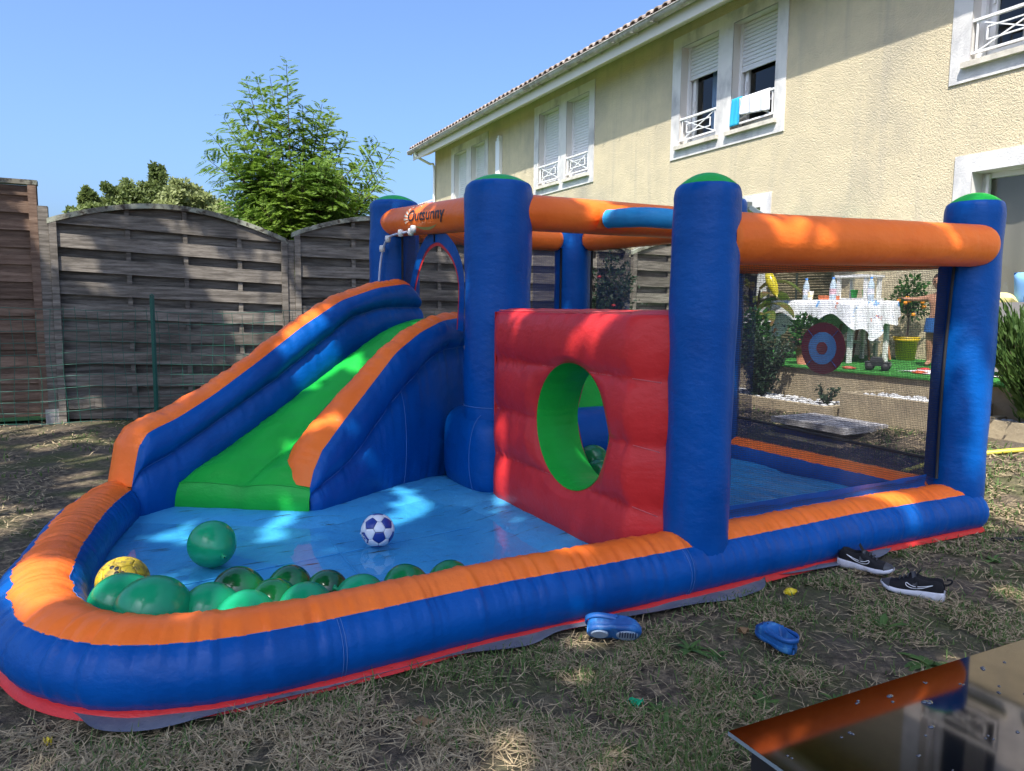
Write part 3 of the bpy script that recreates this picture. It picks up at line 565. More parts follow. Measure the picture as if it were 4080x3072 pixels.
# --- brand print on the beam: letters wrapped round the tube
def text_mesh(txt, size, shear=0.12, bold=0.0):
    c = bpy.data.curves.new('lettering', 'FONT'); c.body = txt; c.size = size; c.shear = shear; c.offset = bold; c.resolution_u = 4
    o = bpy.data.objects.new('lettering', c); COL.objects.link(o); dg = bpy.context.evaluated_depsgraph_get(); me = bpy.data.meshes.new_from_object(o.evaluated_get(dg))
    bm = bmesh.new(); bm.from_mesh(me); bmesh.ops.triangulate(bm, faces=bm.faces)
    for _ in range(2): bmesh.ops.subdivide_edges(bm, edges=[e for e in bm.edges if e.calc_length() > size*.12], cuts=1); bmesh.ops.triangulate(bm, faces=bm.faces)
    V = [tuple(v.co) for v in bm.verts]; bm.verts.ensure_lookup_table(); F = [tuple(v.index for v in f.verts) for f in bm.faces]; bm.free()
    bpy.data.objects.remove(o); bpy.data.curves.remove(c); bpy.data.meshes.remove(me); return np.array(V), F
INK = M('black_print', (.012, .014, .02), .5); CREAM = M('cream_print', (.70, .62, .45), .5); OLIVE = M('olive_print', (.45, .40, .12), .5)
def on_beam(V, lift):
    # x runs from the far end of the E-F beam towards the pillar F, y climbs round the tube on the side that faces the pool
    p, q = np.array((.80, 3.60, 1.905)), np.array((.86, 1.9, 1.815)); d = (q-p)/np.linalg.norm(q-p); up = np.array([0, 0, 1.]); sd = np.cross(d, up); sd /= np.linalg.norm(sd); up = np.cross(sd, d)
    out = []
    rr = .112+lift
    for x, y, *_ in V:
        an = y/.112; out.append(p+d*x+(sd*math.cos(an)+up*math.sin(an))*rr)
    return out
_p, _q = np.array((.80, 3.60)), np.array((.86, 1.9)); _sd = np.cross(np.append(_q-_p, 0), [0, 0, 1.])
V, F = text_mesh('Outsunny', .115, .05, .0012); V = V*np.array([1.4, 1.0, 1]); V[:, 0] += .66; V[:, 1] += -.02+0*V[:, 0]
mk('logo_lettering', on_beam(V, .004), F, INK, beamEF, False)
V2 = V.copy(); 
mb = MB()
for k in range(9):
    a0 = math.radians(60+k*17); r0, r1 = .05, .17*(1-.03*k); c = (.74, -.005); Vq = []
    for w, r_ in ((-.05, r0), (.05, r0), (.085, r1), (-.085, r1)): Vq.append((c[0]+r_*math.cos(a0+w)*1.1, c[1]+r_*math.sin(a0+w)*.72, 0))
    mb.add(on_beam(Vq, .0025), [(0, 1, 2, 3)])
mb.build('logo_sun_rays', CREAM, beamEF)
mb = MB(); pts = np.linspace(0, 1, 14); Vq = [(.77+.42*t, -.055-.03*math.sin(t*2.6)+.02*t, 0) for t in pts]+[(.77+.42*t, -.055-.03*math.sin(t*2.6)+.02*t-.035*math.sin(math.pi*min(1, t*1.0+.05))*(1-t*.6), 0) for t in pts]
mb.add(on_beam(Vq, .0025), [(i, i+1, 15+i, 14+i) for i in range(13)]); mb.build('logo_swoosh', OLIVE, beamEF)

# --- red wall with the oval crawl hole
WA, WB0, WB1, WZ0, WZ1, WT = .80, .05, 1.64, .03, 1.195, .26
HC, HOLW, HOLH = (.795, .62), .335, .325
nth, nr = 168, 44
th = np.linspace(0, 2*math.pi, nth, endpoint=False)
def rect_hit(t):
    dx, dz = math.cos(t), math.sin(t); k = []
    for lim, o, dd in ((WB1, HC[0], dx), (WB0, HC[0], dx), (WZ1, HC[1], dz), (WZ0, HC[1], dz)):
        if abs(dd) > 1e-6 and (lim-o)/dd > 0: k.append((lim-o)/dd)
    return HC[0]+dx*min(k), HC[1]+dz*min(k)
cor = [math.atan2(z-HC[1], b-HC[0]) % (2*math.pi) for b in (WB0, WB1) for z in (WZ0, WZ1)]
for c in cor: th[np.argmin(abs(th-c))] = c
SE = [WZ0, .335, .615, .912, WZ1]
def puff(b, z):
    k = 0
    for i in range(4):
        if SE[i] <= z <= SE[i+1]: t = (z-SE[i])/(SE[i+1]-SE[i]); k = abs(math.sin(math.pi*t))**.55
    eb = min(1, (b-WB0)/.12, (WB1-b)/.10); return k*max(0, min(1, eb))**.5
def face(sign, name):
    G = np.zeros((nth, nr, 3))
    for i, t in enumerate(th):
        eb, ez = HC[0]+HOLW*math.cos(t), HC[1]+HOLH*math.sin(t); rb, rz = rect_hit(t)
        for j, k in enumerate(np.linspace(0, 1, nr)):
            b, z = eb+(rb-eb)*k, ez+(rz-ez)*k
            h = puff(b, z)*.05*min(1, k*7)**.5; cr = .010*pucker(np.array([b*.6+.02]), round(z/.3)+3.)[0]*(1-min(1, abs(z-min(SE, key=lambda q: abs(q-z)))/.06))
            h += cr*min(1, k*5)*(k < .98)
            G[i, j] = ((WA-h+.17*float(smooth01(b, .30, .10))) if sign > 0 else WA+WT+h, b, z)
    return grid(name, G, RED, wallp, cu=True, flip=(sign < 0))
wallp = empty('crawl_wall', (0, 0, 0), 0, castle)
face(1, 'front_face'); face(-1, 'back_face')
G = np.zeros((nth, 7, 3))
for i, t in enumerate(th):
    for j, k in enumerate(np.linspace(0, 1, 7)):
        w = 1-.05*math.sin(math.pi*k)+.010*(pucker(np.array([t*.45+.3]), 2.+k*.3)[0])*math.sin(math.pi*min(1, .15+k*.7)); G[i, j] = (WA-.004+k*(WT+.008), HC[0]+HOLW*w*math.cos(t), HC[1]+HOLH*w*math.sin(t))
grid('hole_lining', G, GREEN, wallp, cu=True)
mk('wall_top', [(WA+WT*j/6+(.17*float(smooth01(WB0+(WB1-WB0)*i/30, .30, .10))*(1-j/6)), WB0+(WB1-WB0)*i/30, WZ1-.012+.034*math.sin(math.pi*j/6)**.8+.012*(j in (0, 6))+.005*(pucker(np.array([i*.05]), 7.)[0])) for i in range(31) for j in range(7)], grid_faces(31, 7, flip=True), RED, wallp)
mk('wall_side', [(WA+WT*j/4, WB1+.01*math.sin(math.pi*j/4), WZ0+(WZ1-WZ0)*i/10) for i in range(11) for j in range(5)], grid_faces(11, 5, flip=True), RED, wallp)
for z in SE[1:4]:
    for b0, b1 in ((WB0+.02, HC[0]-HOLW*math.sqrt(max(0, 1-((z-HC[1])/HOLH)**2)) if abs(z-HC[1]) < HOLH else 9), (HC[0]+HOLW*math.sqrt(max(0, 1-((z-HC[1])/HOLH)**2)) if abs(z-HC[1]) < HOLH else 9, WB1-.01)):
        if b0 < b1 < 3: tube('seam', [(WA-.004, b, z) for b in np.linspace(b0+.02, b1-.02, 12)], .0025, STITCHR, wallp, 5)
tube('seam', [(WA-.006, WB1-.004, z) for z in np.linspace(WZ0, WZ1, 12)], .006, RED, wallp, 6)
tube('seam', [(WA+.012, b, WZ1+.010) for b in np.linspace(WB0+.28, WB1-.02, 20)], .003, STITCHR, wallp, 5)

# --- slide
slide = empty('slide', (0, 0, 0), 0, castle)
def side_wall(p, q, tops, mids, bots, thick, sgn, bul, name, endcap=True, thick_end=.15):
    """vertical slab from p to q; visible face on the side sgn of the line; tops/mids/bots = height tables over local x"""
    p, q = np.array(p), np.array(q); d = (q-p)/np.linalg.norm(q-p); nrm = np.array([-d[1], d[0]])*sgn; L = np.linalg.norm(q-p)
    us = np.concatenate([np.linspace(0, .10, 14)[:-1], np.arange(.10, L, .016), [L]])
    f = lambda tab, u: np.interp(p[0]+d[0]*u, [t[0] for t in tab], [t[1] for t in tab])
    zt, zm, zb = f(tops, us), f(mids, us), f(bots, us); k = np.ones(7)/7
    pad = lambda z: np.convolve(np.pad(z, 3, mode='edge'), k, 'valid')
    zt2 = pad(zt); zt2[:8] = zt[:8]; zt = zt2; zm = pad(zm)
    zm = np.minimum(zm, zt-.01); zb = np.minimum(zb, zm-.01)
    pk = pucker(us, sgn*2+5.); thick = thick+(thick_end-thick)*smooth01(us, .12, .9)
    rows = 10; G = np.zeros((len(us), rows*2+1, 3))
    for j in range(rows*2+1):
        t = (j % rows)/rows if j < rows*2 else 1; lo, hi = (zb, zm) if j < rows else (zm, zt); z = lo+(hi-lo)*t
        h = bul*np.minimum(1, (hi-lo)/.10)*abs(math.sin(math.pi*t))**.6 + pk*.020*(1-abs(math.sin(math.pi*t)))
        e = np.minimum(1, us/.05)**.5; h = h*e
        if j == rows: h = pk*.009
        if j == rows*2: h = 0*us
        G[:, j, 0] = p[0]+d[0]*us+nrm[0]*h; G[:, j, 1] = p[1]+d[1]*us+nrm[1]*h; G[:, j, 2] = z
    w = grid(name, G, BLUE, slide, flip=(sgn < 0))
    # orange strip over the top, front curve included
    m = 9; S = np.zeros((len(us), m, 3))
    tz = np.gradient(zt, us); nn = np.stack([-tz, np.ones_like(tz)], 1); nn /= np.linalg.norm(nn, axis=1)[:, None]
    for j in range(m):
        t = j/(m-1); h = .035*math.sin(math.pi*t)**.7+pk*.016*math.sin(math.pi*t)**.4*(j not in (0, m-1))*np.minimum(1, us/.05)-.003*(j in (0, m-1)); off = -thick*t
        S[:, j, 0] = p[0]+d[0]*(us+nn[:, 0]*h)+nrm[0]*off; S[:, j, 1] = p[1]+d[1]*(us+nn[:, 0]*h)+nrm[1]*off; S[:, j, 2] = zt+nn[:, 1]*h
    grid('wall_top_strip', S, ORANGE, w, flip=(sgn < 0))
    O_ = np.zeros((len(us), 7, 3))
    for j in range(7):
        t = j/6; z = zt*(1-t)+.0*t; h = .03*math.sin(math.pi*t); O_[:, j, 0] = p[0]+d[0]*us-nrm[0]*(thick+h); O_[:, j, 1] = p[1]+d[1]*us-nrm[1]*(thick+h); O_[:, j, 2] = z
    grid('wall_outer_side', O_, BLUE, w, flip=(sgn < 0))
    a, b = G[-1], S[-1]; ring = np.concatenate([a, b[1:], O_[-1][1:]]); mk('wall_end', ring, [tuple(range(len(ring)))], BLUE, w, False)
    pts = [x+np.array([d[0], d[1], 0])*.004 for x in np.concatenate([a[10:], b[1:3]])]
    return w, us, zt, zm, G, S
LT = [(-1.19, .20), (-1.165, .34), (-1.14, .45), (-1.09, .52), (-.94, .575), (-.73, .69), (-.43, .885), (-.15, 1.08), (.16, 1.26), (.47, 1.355), (.75, 1.395), (.83, 1.36), (.86, 1.24)]
LM = [(-1.19, .17), (-1.165, .30), (-.94, .40), (-.36, .74), (.23, 1.14), (.5, 1.21), (.86, 1.215)]
LB = [(-1.19, .0), (-.99, .02), (-.98, .10), (-.67, .30), (-.39, .46), (.14, .77), (.45, .95), (.72, 1.02), (.9, 1.02)]
lw, us_, zt_, zm_, GL_, SL_ = side_wall((-1.185, 2.09), (.86, 3.11), LT, LM, LB, .26, -1, .055, 'left_wall')
mk('seam', *tubeVF(GL_[2:-1:3, 10]+np.array([.001, -.003, 0]), .0025, 5), STITCH, lw)
RT = [(-.32, .18), (-.285, .30), (-.23, .40), (-.10, .53), (.04, .66), (.33, .93), (.54, 1.05), (.75, 1.125), (.97, 1.15)]
RM = [(-.32, .15), (-.29, .185), (-.03, .31), (.3, .63), (.6, .86), (.75, .925), (.97, .94)]
RB = [(-.32, .0), (1, .0)]
rw, us_, zt_, zm_, GR_, SR_ = side_wall((-.31, 1.73), (.97, 2.50), RT, RM, RB, .235, -1, .045, 'right_wall')
mk('seam', *tubeVF(GR_[2:-1:3, 10]+np.array([.001, -.003, 0]), .0028, 5), STITCH, rw)
i_ = int(np.argmin(abs(GR_[:, 0, 0]-.36))); mk('seam', *tubeVF(GR_[i_, 0:11]+np.array([.001, -.003, 0]), .0022, 5), STITCH, rw)
# green chute: two long tubes side by side
gl, _ = catmull([(-.985, 2.185, .205), (-.90, 2.22, .235), (-.67, 2.34, .35), (-.39, 2.46, .51), (.14, 2.71, .82), (.45, 2.85, .99), (.72, 2.97, 1.065), (.95, 3.05, 1.075)], .03)
tt = np.linspace(0, 1, len(gl)); gr = np.stack([np.interp(tt, [0, 1], [-.305, 1.0]), np.interp(tt, [0, 1], [1.735, 2.53]), gl[:, 2]], 1)
nv = 25; G = np.zeros((len(gl), nv, 3))
for i in range(len(gl)):
    for j in range(nv):
        v = j/(nv-1); h = abs(math.sin(math.pi*2*v))**.7*.07*min(1, .35+i/6); cr = .013*pucker(np.array([tt[i]*2.2]), 3.+(v > .5)*4)[0]*(1-abs(math.sin(2*math.pi*v)))
        G[i, j] = gl[i]*(1-v)+gr[i]*v+np.array([-h*.45, -h*.2, h*.85+cr])
grid('chute', G, GREEN, slide, flip=True)
fr = np.zeros((nv, 6, 3))
for j in range(nv):
    for k in range(6):
        t = k/5; v = j/(nv-1); b = G[0, j].copy(); foot = gl[0]*(1-v)+gr[0]*v; foot[2] = .02; q = b*(1-t)+foot*t; o = .028*math.sin(math.pi*t)+.004*pucker(np.array([v*1.3]), 8.+k*.2)[0]; q += np.array([-.56, -.83, 0])*o; fr[j, k] = q
grid('chute_front', fr, GREEN, slide, flip=True)
mk('seam', *tubeVF(fr[:, 0]+np.array([-.003, -.004, -.002]), .003, 5), GREEN, slide)

# --- pool floor, wrinkled towards its edges so that the water ends before the walls
edge = np.array([(-1.25, 2.3), (-.99, 2.17), (-.31, 1.72), (.36, 2.02), (.66, 2.1), (.68, 1.7), (.78, 1.6), (.78, .42)])
def dist_poly(a, b, E_):
    d = np.full(np.shape(a), 9.)
    for p, q in zip(E_[:-1], E_[1:]):
        v = q-p; t = np.clip(((a-p[0])*v[0]+(b-p[1])*v[1])/(v@v), 0, 1); d = np.minimum(d, np.hypot(a-p[0]-t*v[0], b-p[1]-t*v[1]))
    return d
na, nb = 150, 150; A_, B_ = np.meshgrid(np.linspace(-1.5, .9, na), np.linspace(.05, 2.45, nb), indexing='ij')
_r = np.hypot(np.minimum(A_+.93, 0), np.minimum(B_-.62, 0)); _k = np.where((A_ < -.93) & (B_ < .62) & (_r > .50), .50/np.maximum(_r, 1e-6), 1); A_, B_ = np.where(_k < 1, -.93+(A_+.93)*_k, A_), np.where(_k < 1, .62+(B_-.62)*_k, B_)
dd = dist_poly(A_, B_, edge); lim = .20+.14*fbm(A_*2.2, B_*2.2, 3)
Z = .028+.052*smooth01(-dd, -lim-.16, -.02)+.008*(fbm(A_*9, B_*9, 3)-.45)*smooth01(-dd, -.5, -.1)+.003*(fbm(A_*4, B_*4, 2)-.5)
FLOOR = M('pool_floor_vinyl', (.045, .33, .64), .45, var=[(2.5, (.07, .39, .68), .45, .7), (5, (.02, .04, .05), .60, .70, (1, 6, 1))], bump=(11, .5, .025), bump2=(45, .25, .006, (1, 2, 1)), ridge=(6, .3, .012))
grid('pool_floor', np.stack([A_, B_, Z], 2), FLOOR, castle, flip=False)
for q0, q1 in (((-1.38, .95), (.76, 1.25)), ((-.32, .25), (-.30, 1.70))):
    tube('floor_seam', [(q0[0]+(q1[0]-q0[0])*t, q0[1]+(q1[1]-q0[1])*t, .031) for t in np.linspace(0, 1, 14)], .004, FLOOR, castle, 5)
# bouncing floors
A_, B_ = np.meshgrid(np.linspace(.85, 2.9, 120), np.linspace(.12, 3.75, 40), indexing='ij'); Z = .09+.035*abs(np.sin((A_+B_*.25)*math.pi/.17))**.5+.14*smooth01(B_, 1.85, 2.0)
grid('bounce_floor', np.stack([A_, B_, Z], 2), LTBLUE, castle)
# padded roll between ball pit and bouncing area, green climbing board and arch behind it
beamroll = beam((1.1, 1.98, .27), (2.75, 2.0, .27), .25, True, True, 3); beamroll.name = 'divider_roll'; beamroll.data.materials[0] = BLUE
mk('climbing_board', [(1.42+.9*i/10, 2.32+.45*j/8+.02*math.sin(i*.9), .42+.72*j/8+.02*math.sin(math.pi*i/5)) for i in range(11) for j in range(9)], grid_faces(11, 9, flip=True), GREEN, castle)
tube('arch', [(1.95+.30*math.cos(t), 2.62, .72+.36*math.sin(t)) for t in np.linspace(-.6, math.pi+.6, 30)], .10, BLUE, castle, 14)

# --- nets, with blue bands along their edges
def sheet(name, p, q, z0, z1, m, parent=castle, nx=2, nz=2, sag=0):
    V = []
    for i in range(nx+1):
        for j in range(nz+1):
            u, v = i/nx, j/nz; z0_, z1_ = (z0 if not hasattr(z0, '__len__') else z0[0]+(z0[1]-z0[0])*u), (z1 if not hasattr(z1, '__len__') else z1[0]+(z1[1]-z1[0])*u)
            V.append((p[0]+(q[0]-p[0])*u, p[1]+(q[1]-p[1])*u+sag*math.sin(math.pi*u)*math.sin(math.pi*v), z0_+(z1_-z0_)*v))
    return mk(name, V, grid_faces(nx+1, nz+1), m, parent, False)
nAB = sheet('net', (1.16, .15), (2.88, .15), .24, (1.44, 1.49), NET, sag=.01, nx=8, nz=6)
# bottom flap of the front net: a crumpled blue ribbon
rb = np.zeros((60, 4, 3)); uu = np.linspace(0, 1, 60)
for j in range(4): rb[:, j, 0] = 1.15+1.62*uu; rb[:, j, 1] = .165-.02*j/3+.008*(vnoise(uu*14, j*.7)-.5)-.03*(j == 0); rb[:, j, 2] = .232+.026*j+.03*uu*0+.008*(vnoise(uu*9, 3+j)-.5)*(j > 0)
grid('net_flap', rb, BLUE, nAB)
NAVYB = M('navy_net_band', (.001, .03, .13), .7, .2, bump=(90, .5, .004))
_cam = np.array([-.867, -.5]); _lf = np.array([-.88, .47]); _lf -= _cam*(_lf@_cam); _lf /= np.linalg.norm(_lf); G = np.zeros((12, 7, 3))
for i, z in enumerate(np.linspace(.285, 1.475, 12)):
    for j, al in enumerate(np.radians(np.linspace(30+6*math.sin(z*2.2), 110, 7))): n_ = _cam*math.cos(al)+_lf*math.sin(al); G[i, j] = (PIL['B'][0]+n_[0]*.157, PIL['B'][1]+n_[1]*.157, z)
grid('net_band', G, NAVYB, nAB, flip=True); tube('zip', [G[i, 0]+np.array([_cam[0], _cam[1], 0])*.004 for i in range(12)], .009, BLACK, nAB, 6)
nBC = sheet('net', (2.95, .2), (2.93, 1.8), .24, 1.5, NET, nx=8, nz=6)
sheet('net_band', (2.945, .2), (2.925, 1.8), .25, (.36, .40), NETBLUE, nBC); sheet('net_band', (2.94, 1.62), (2.925, 1.85), .36, 1.52, NETBLUE, nBC)
tube('net_binding', [(2.94, .22+1.6*t, .365+.04*t) for t in np.linspace(0, 1, 10)], .011, BLACK, nBC, 5)
nCD = sheet('net', (2.9, 2.05), (2.7, 3.55), .3, 1.78, NET); nDE = sheet('net', (2.45, 3.7), (1.0, 3.7), .3, 1.78, NET)
sheet('net_band', (2.5, 3.69), (2.22, 3.69), .3, 1.76, NETBLUE, nDE); sheet('net_band', (2.74, 3.4), (2.79, 2.95), .3, 1.76, NETBLUE, nCD)
for p in ((2.47, 3.60), (2.71, 3.44)): tube('zip', [(p[0], p[1], z) for z in np.linspace(.3, 1.78, 8)], .012, BLACK, nDE, 5)
# dart target printed on the side net
tgt = empty('target', (2.962, 1.02, .972), 0, nBC)
MAROON = M('maroon_print', (.20, .02, .03), .6, bump=(120, .4, .004)); SKYB = M('skyblue_print', (.10, .28, .52), .6, bump=(120, .4, .004))
for k, (r, m) in enumerate(((.172, MAROON), (.108, SKYB), (.042, MAROON))):
    n = 48; mk('ring', [(-.028-.004*k, -r*math.cos(t)*(1.0+.02*math.sin(3*t)), r*math.sin(t)) for t in np.linspace(0, 2*math.pi, n, endpoint=False)]+[(-.02-.004*k, -r*math.cos(t), r*math.sin(t)) for t in np.linspace(0, 2*math.pi, n, endpoint=False)],
       [tuple(range(n)), tuple(reversed(range(n, 2*n)))]+[(i, n+i, n+(i+1) % n, (i+1) % n) for i in range(n)], m, tgt, False)
for an in (.8, 2.35, 3.95, 5.5): tube('stitch_line', [(-.034, -r*math.cos(an), r*math.sin(an)) for r in (.112, .168)], .0025, STITCH, tgt, 4)
# entrance net between E and F: blue arch with a red lining
arch = [(.845, 2.28, 1.06), (.845, 2.26, 1.38), (.845, 2.36, 1.56), (.845, 2.55, 1.68), (.845, 2.72, 1.715), (.845, 2.92, 1.66), (.845, 3.1, 1.50), (.845, 3.24, 1.25), (.845, 3.3, 1.06)]
ap, _ = catmull(arch, .03); cen = np.array([.845, 2.76, 1.1])
def ribbon(name, P_, w0, w1, m, dx=0, parent=castle):
    G = np.zeros((len(P_), 2, 3))
    for i, p in enumerate(P_):
        d = (p-cen); d[0] = 0; d /= np.linalg.norm(d); G[i, 0] = p+d*w0; G[i, 1] = p+d*w1
    G[:, :, 0] += dx; return grid(name, G, m, parent)
en = empty('entrance_net', (0, 0, 0), 0, castle)
ribbon('arch_band', ap, -.03, .065, BLUE, -.004, en); ribbon('arch_lining', ap, -.055, -.026, RED, .0, en)
V = []; F = []
for i, p in enumerate(ap):
    d = p-cen; t = abs(d[1]); V += [tuple(p), (p[0]+.004, 2.0 if p[1] < 2.3 else 3.5 if p[1] > 3.28 else p[1], p[2] if (p[1] < 2.3 or p[1] > 3.28) else 1.8)]
    if i: F.append((2*i-2, 2*i-1, 2*i+1, 2*i))
mk('net', V, F, NET, en, False)
sheet('net_band', (.855, 3.42), (.855, 3.16), 1.05, 1.80, NETBLUE, en)
tube('zip', [(.835, 3.40, z) for z in np.linspace(1.06, 1.79, 8)], .010, BLACK, en, 5)
tube('strap', [(.83, 2.72, 1.79), (.835, 2.72, 1.69)], .006, BLACK, en, 5); MB().box(.80, .83, 2.66, 2.86, 1.765, 1.78).build('strap', BLACK, en)
# clear sprinkler hose tied under the beam
CLEAR = M('clear_hose', (.55, .62, .78), .15, .8)
hs = [(.66, 3.50, 1.05), (.66, 3.49, 1.35), (.67, 3.45, 1.6), (.68, 3.38, 1.72), (.69, 3.3, 1.765), (.70, 3.1, 1.775), (.70, 2.9, 1.77)]
hp, _ = catmull(hs, .04); hose_p = tube('sprinkler_hose', hp, .009, CLEAR, castle, 8)
for p in ((.67, 3.42, 1.68), (.685, 3.32, 1.75), (.70, 3.06, 1.775), (.70, 2.84, 1.765), (.695, 2.78, 1.78)):
    MB().lathe([(.001, -.028), (.02, -.024), (.024, 0), (.02, .024), (.001, .028)], 10, p).build('hose_nozzle', WHITEPL, hose_p, True)
# ball hoop hanging on the F-C beam: a puffy cyan ring
hoop = empty('ball_hoop', (0, 0, 0), 0, castle); hp, _ = catmull([(1.62, 1.66, 1.80), (1.70, 1.40, 1.79), (1.95, 1.32, 1.78), (2.2, 1.40, 1.79), (2.26, 1.68, 1.80)], .02)
V, F = tubeVF(hp, [.060*(1+.10*(vnoise(np.array([k*.4]), 3.)[0]-.5)) for k in range(len(hp))], 12); mk('hoop_ring', V, F, CYAN, hoop)
mk('hoop_patch', [(1.55+.32*i, 1.765-.114*math.cos(t)+.125*0, 1.83+.116*math.sin(t)) for i in range(2) for t in np.linspace(-.9, .6, 7)], grid_faces(2, 7), ORANGE, hoop)

# --- water in the pool
WATER = bpy.data.materials.new('shallow_water'); WATER.use_nodes = True; N = WATER.node_tree.nodes; L = WATER.node_tree.links; N.remove(N['Principled BSDF'])
fz = N.new('ShaderNodeFresnel'); fz.inputs[0].default_value = 1.33; tr = N.new('ShaderNodeBsdfTransparent'); tr.inputs[0].default_value = (.95, .985, .99, 1); gs = N.new('ShaderNodeBsdfGlossy'); gs.inputs['Roughness'].default_value = .02; ms = N.new('ShaderNodeMixShader')
ns = N.new('ShaderNodeTexNoise'); ns.inputs['Scale'].default_value = 6; bp = N.new('ShaderNodeBump'); bp.inputs['Strength'].default_value = .12; bp.inputs['Distance'].default_value = .02; L.new(ns.outputs[0], bp.inputs['Height']); L.new(bp.outputs[0], gs.inputs['Normal'])
gn = N.new('ShaderNodeNewGeometry'); sb = N.new('ShaderNodeMath'); sb.operation = 'SUBTRACT'; sb.inputs[0].default_value = 1; L.new(gn.outputs['Backfacing'], sb.inputs[1]); mu = N.new('ShaderNodeMath'); mu.operation = 'MULTIPLY'; L.new(fz.outputs[0], mu.inputs[0]); L.new(sb.outputs[0], mu.inputs[1]); L.new(mu.outputs[0], ms.inputs[0]); L.new(tr.outputs[0], ms.inputs[1]); L.new(gs.outputs[0], ms.inputs[2]); L.new(ms.outputs[0], N['Material Output'].inputs[0])
wv = [(-1.42, 1.2), (-1.46, .7), (-1.36, .38), (-1.18, .17), (-.9, .09), (.78, .12), (.78, 1.6), (.5, 1.95), (-.3, 1.75), (-.98, 2.2), (-1.22, 2.2)]
water = mk('water', [(*wloc(*p), .052) for p in wv], [tuple(range(len(wv)))], WATER, None, False); water['kind'] = 'structure'

# --- grey sheet under the castle
px = [(-1.5, .7), (-1.45, .3), (-1.36, .08), (-1.30, -.04), (-1.17, -.10), (-.97, -.10), (-.68, -.095), (-.25, -.075), (.03, -.13), (.2, -.085), (.39, -.095), (.8, -.12), (1.1, -.15), (1.23, -.12), (1.35, -.02), (1.45, -.05), (1.7, -.07), (2.0, -.1), (2.25, -.02), (2.4, .1), (2.4, 1), (-.9, 1.3)]
pp, _ = catmull(px, .03, True); cc = np.array([.3, .6])
G = np.zeros((len(pp), 5, 3))
for k, t in enumerate((0, .02, .06, .2, 1)): q = pp+(cc-pp)*t; w_ = [wloc(*x) for x in q]; G[:, k, :2] = w_; G[:, k, 2] = .012+.012*vnoise(pp[:, 0]*6, pp[:, 1]*6+k)*(k < 3)-.004*(k > 3)
tag(grid('ground_sheet', G, TARP, None, flip=True), 'grey plastic ground sheet peeping out under the bouncy castle', 'ground sheet')
# ================================================================== balloons
MINT = M('mint_balloon', (.012, .42, .18), .22, .5, coat=.3, trans=.35, var=(2, (.016, .50, .22), .4, .7)); DKGREEN = M('dark_green_balloon', (.003, .085, .02), .14, .5, coat=.5, trans=.2, var=(3, (.004, .12, .03), .45, .7)); MIDG = M('green_balloon', (.006, .25, .07), .18, .5, coat=.4, trans=.3)
def balloon(p, r, m, label, tilt=(0, 0), group=None, stretch=1.12):
    o = tag(empty('balloon', p, random.uniform(0, 6)), label, 'balloon', group); o.rotation_euler[0], o.rotation_euler[1] = tilt
    prof = []
    for t in np.linspace(0, math.pi, 22): k = math.sin(t); z = -math.cos(t); prof.append((max(.0006, r*k*(1 if z > 0 else 1-.16*(-z)**1.5)), r*(z*stretch if z < 0 else z)))
    MB().lathe(prof, 32).build('skin', m, o, True)
    MB().lathe([(.004, -r*stretch-.022), (.014, -r*stretch-.020), (.006, -r*stretch-.010), (.008, -r*stretch+.006)], 10).build('knot', m, o, True); return o
def cb(a, b, z): w = wloc(a, b); return (w[0], w[1], z)
GB = 'green balloons floating in the paddling pool'
balloon(cb(-.876, 1.165, .14), .106, MINT, 'mint green balloon floating alone in the middle of the pool', (.5, 1.35))
balloon(cb(-1.235, .565, .145), .117, MINT, 'mint green balloon squeezed behind the biggest balloon, touching the yellow ball', (1.6, .3))
balloon(cb(-1.14, .42, .158), .132, MINT, 'biggest mint green balloon at the curved end of the pool', (1.9, -.4), None, 1.0)
balloon(cb(-1.0, .315, .095), .078, DKGREEN, 'small dark green balloon tucked low against the rim by the biggest balloon', (1.6, .9))
balloon(cb(-.96, .40, .132), .104, MINT, 'mint green balloon between the biggest balloon and the dark pair', (1.4, .2))
balloon(cb(-.847, .55, .129), .099, DKGREEN, 'dark green shiny balloon touching the mint one beside the rim', (1.5, 1.9))
balloon(cb(-.855, .285, .128), .103, MINT, 'mint green balloon pressed against the rim in front of the dark ones', (1.7, 1.2))
balloon(cb(-.745, .39, .124), .094, DKGREEN, 'dark green balloon in the middle of the balloon row', (1.2, .5))
balloon(cb(-.653, .56, .115), .085, DKGREEN, 'dark green balloon at the back of the balloon row', (1.3, 2.4))
balloon(cb(-.531, .455, .113), .083, DKGREEN, 'dark green balloon right of the back one, behind the lit mint balloon', (1.5, 3))
balloon(cb(-.65, .285, .125), .100, MINT, 'mint green balloon leaning on the rim below the back dark ones', (1.5, .1))
balloon(cb(-.44, .30, .125), .090, MINT, 'sunlit mint balloon leaning on the straight orange rim', (1.8, .6))
balloon(cb(-.254, .335, .125), .088, MIDG, 'mid green balloon next to last along the straight rim', (1.6, 1.1))
balloon(cb(-.075, .31, .125), .084, MIDG, 'mid green balloon last in the row along the straight rim', (1.4, .4))
balloon(cb(1.50, 1.60, .22), .112, MIDG, 'green balloon seen through the oval hole of the red wall', (1.2, .3))
balloon(cb(1.42, 1.42, .19), .085, MIDG, 'green balloon lowest behind the oval hole', (1.5, 2.3)); balloon(cb(1.72, 1.45, .20), .095, DKGREEN, 'dark green balloon at the right edge of the oval hole', (1.2, 1.3))

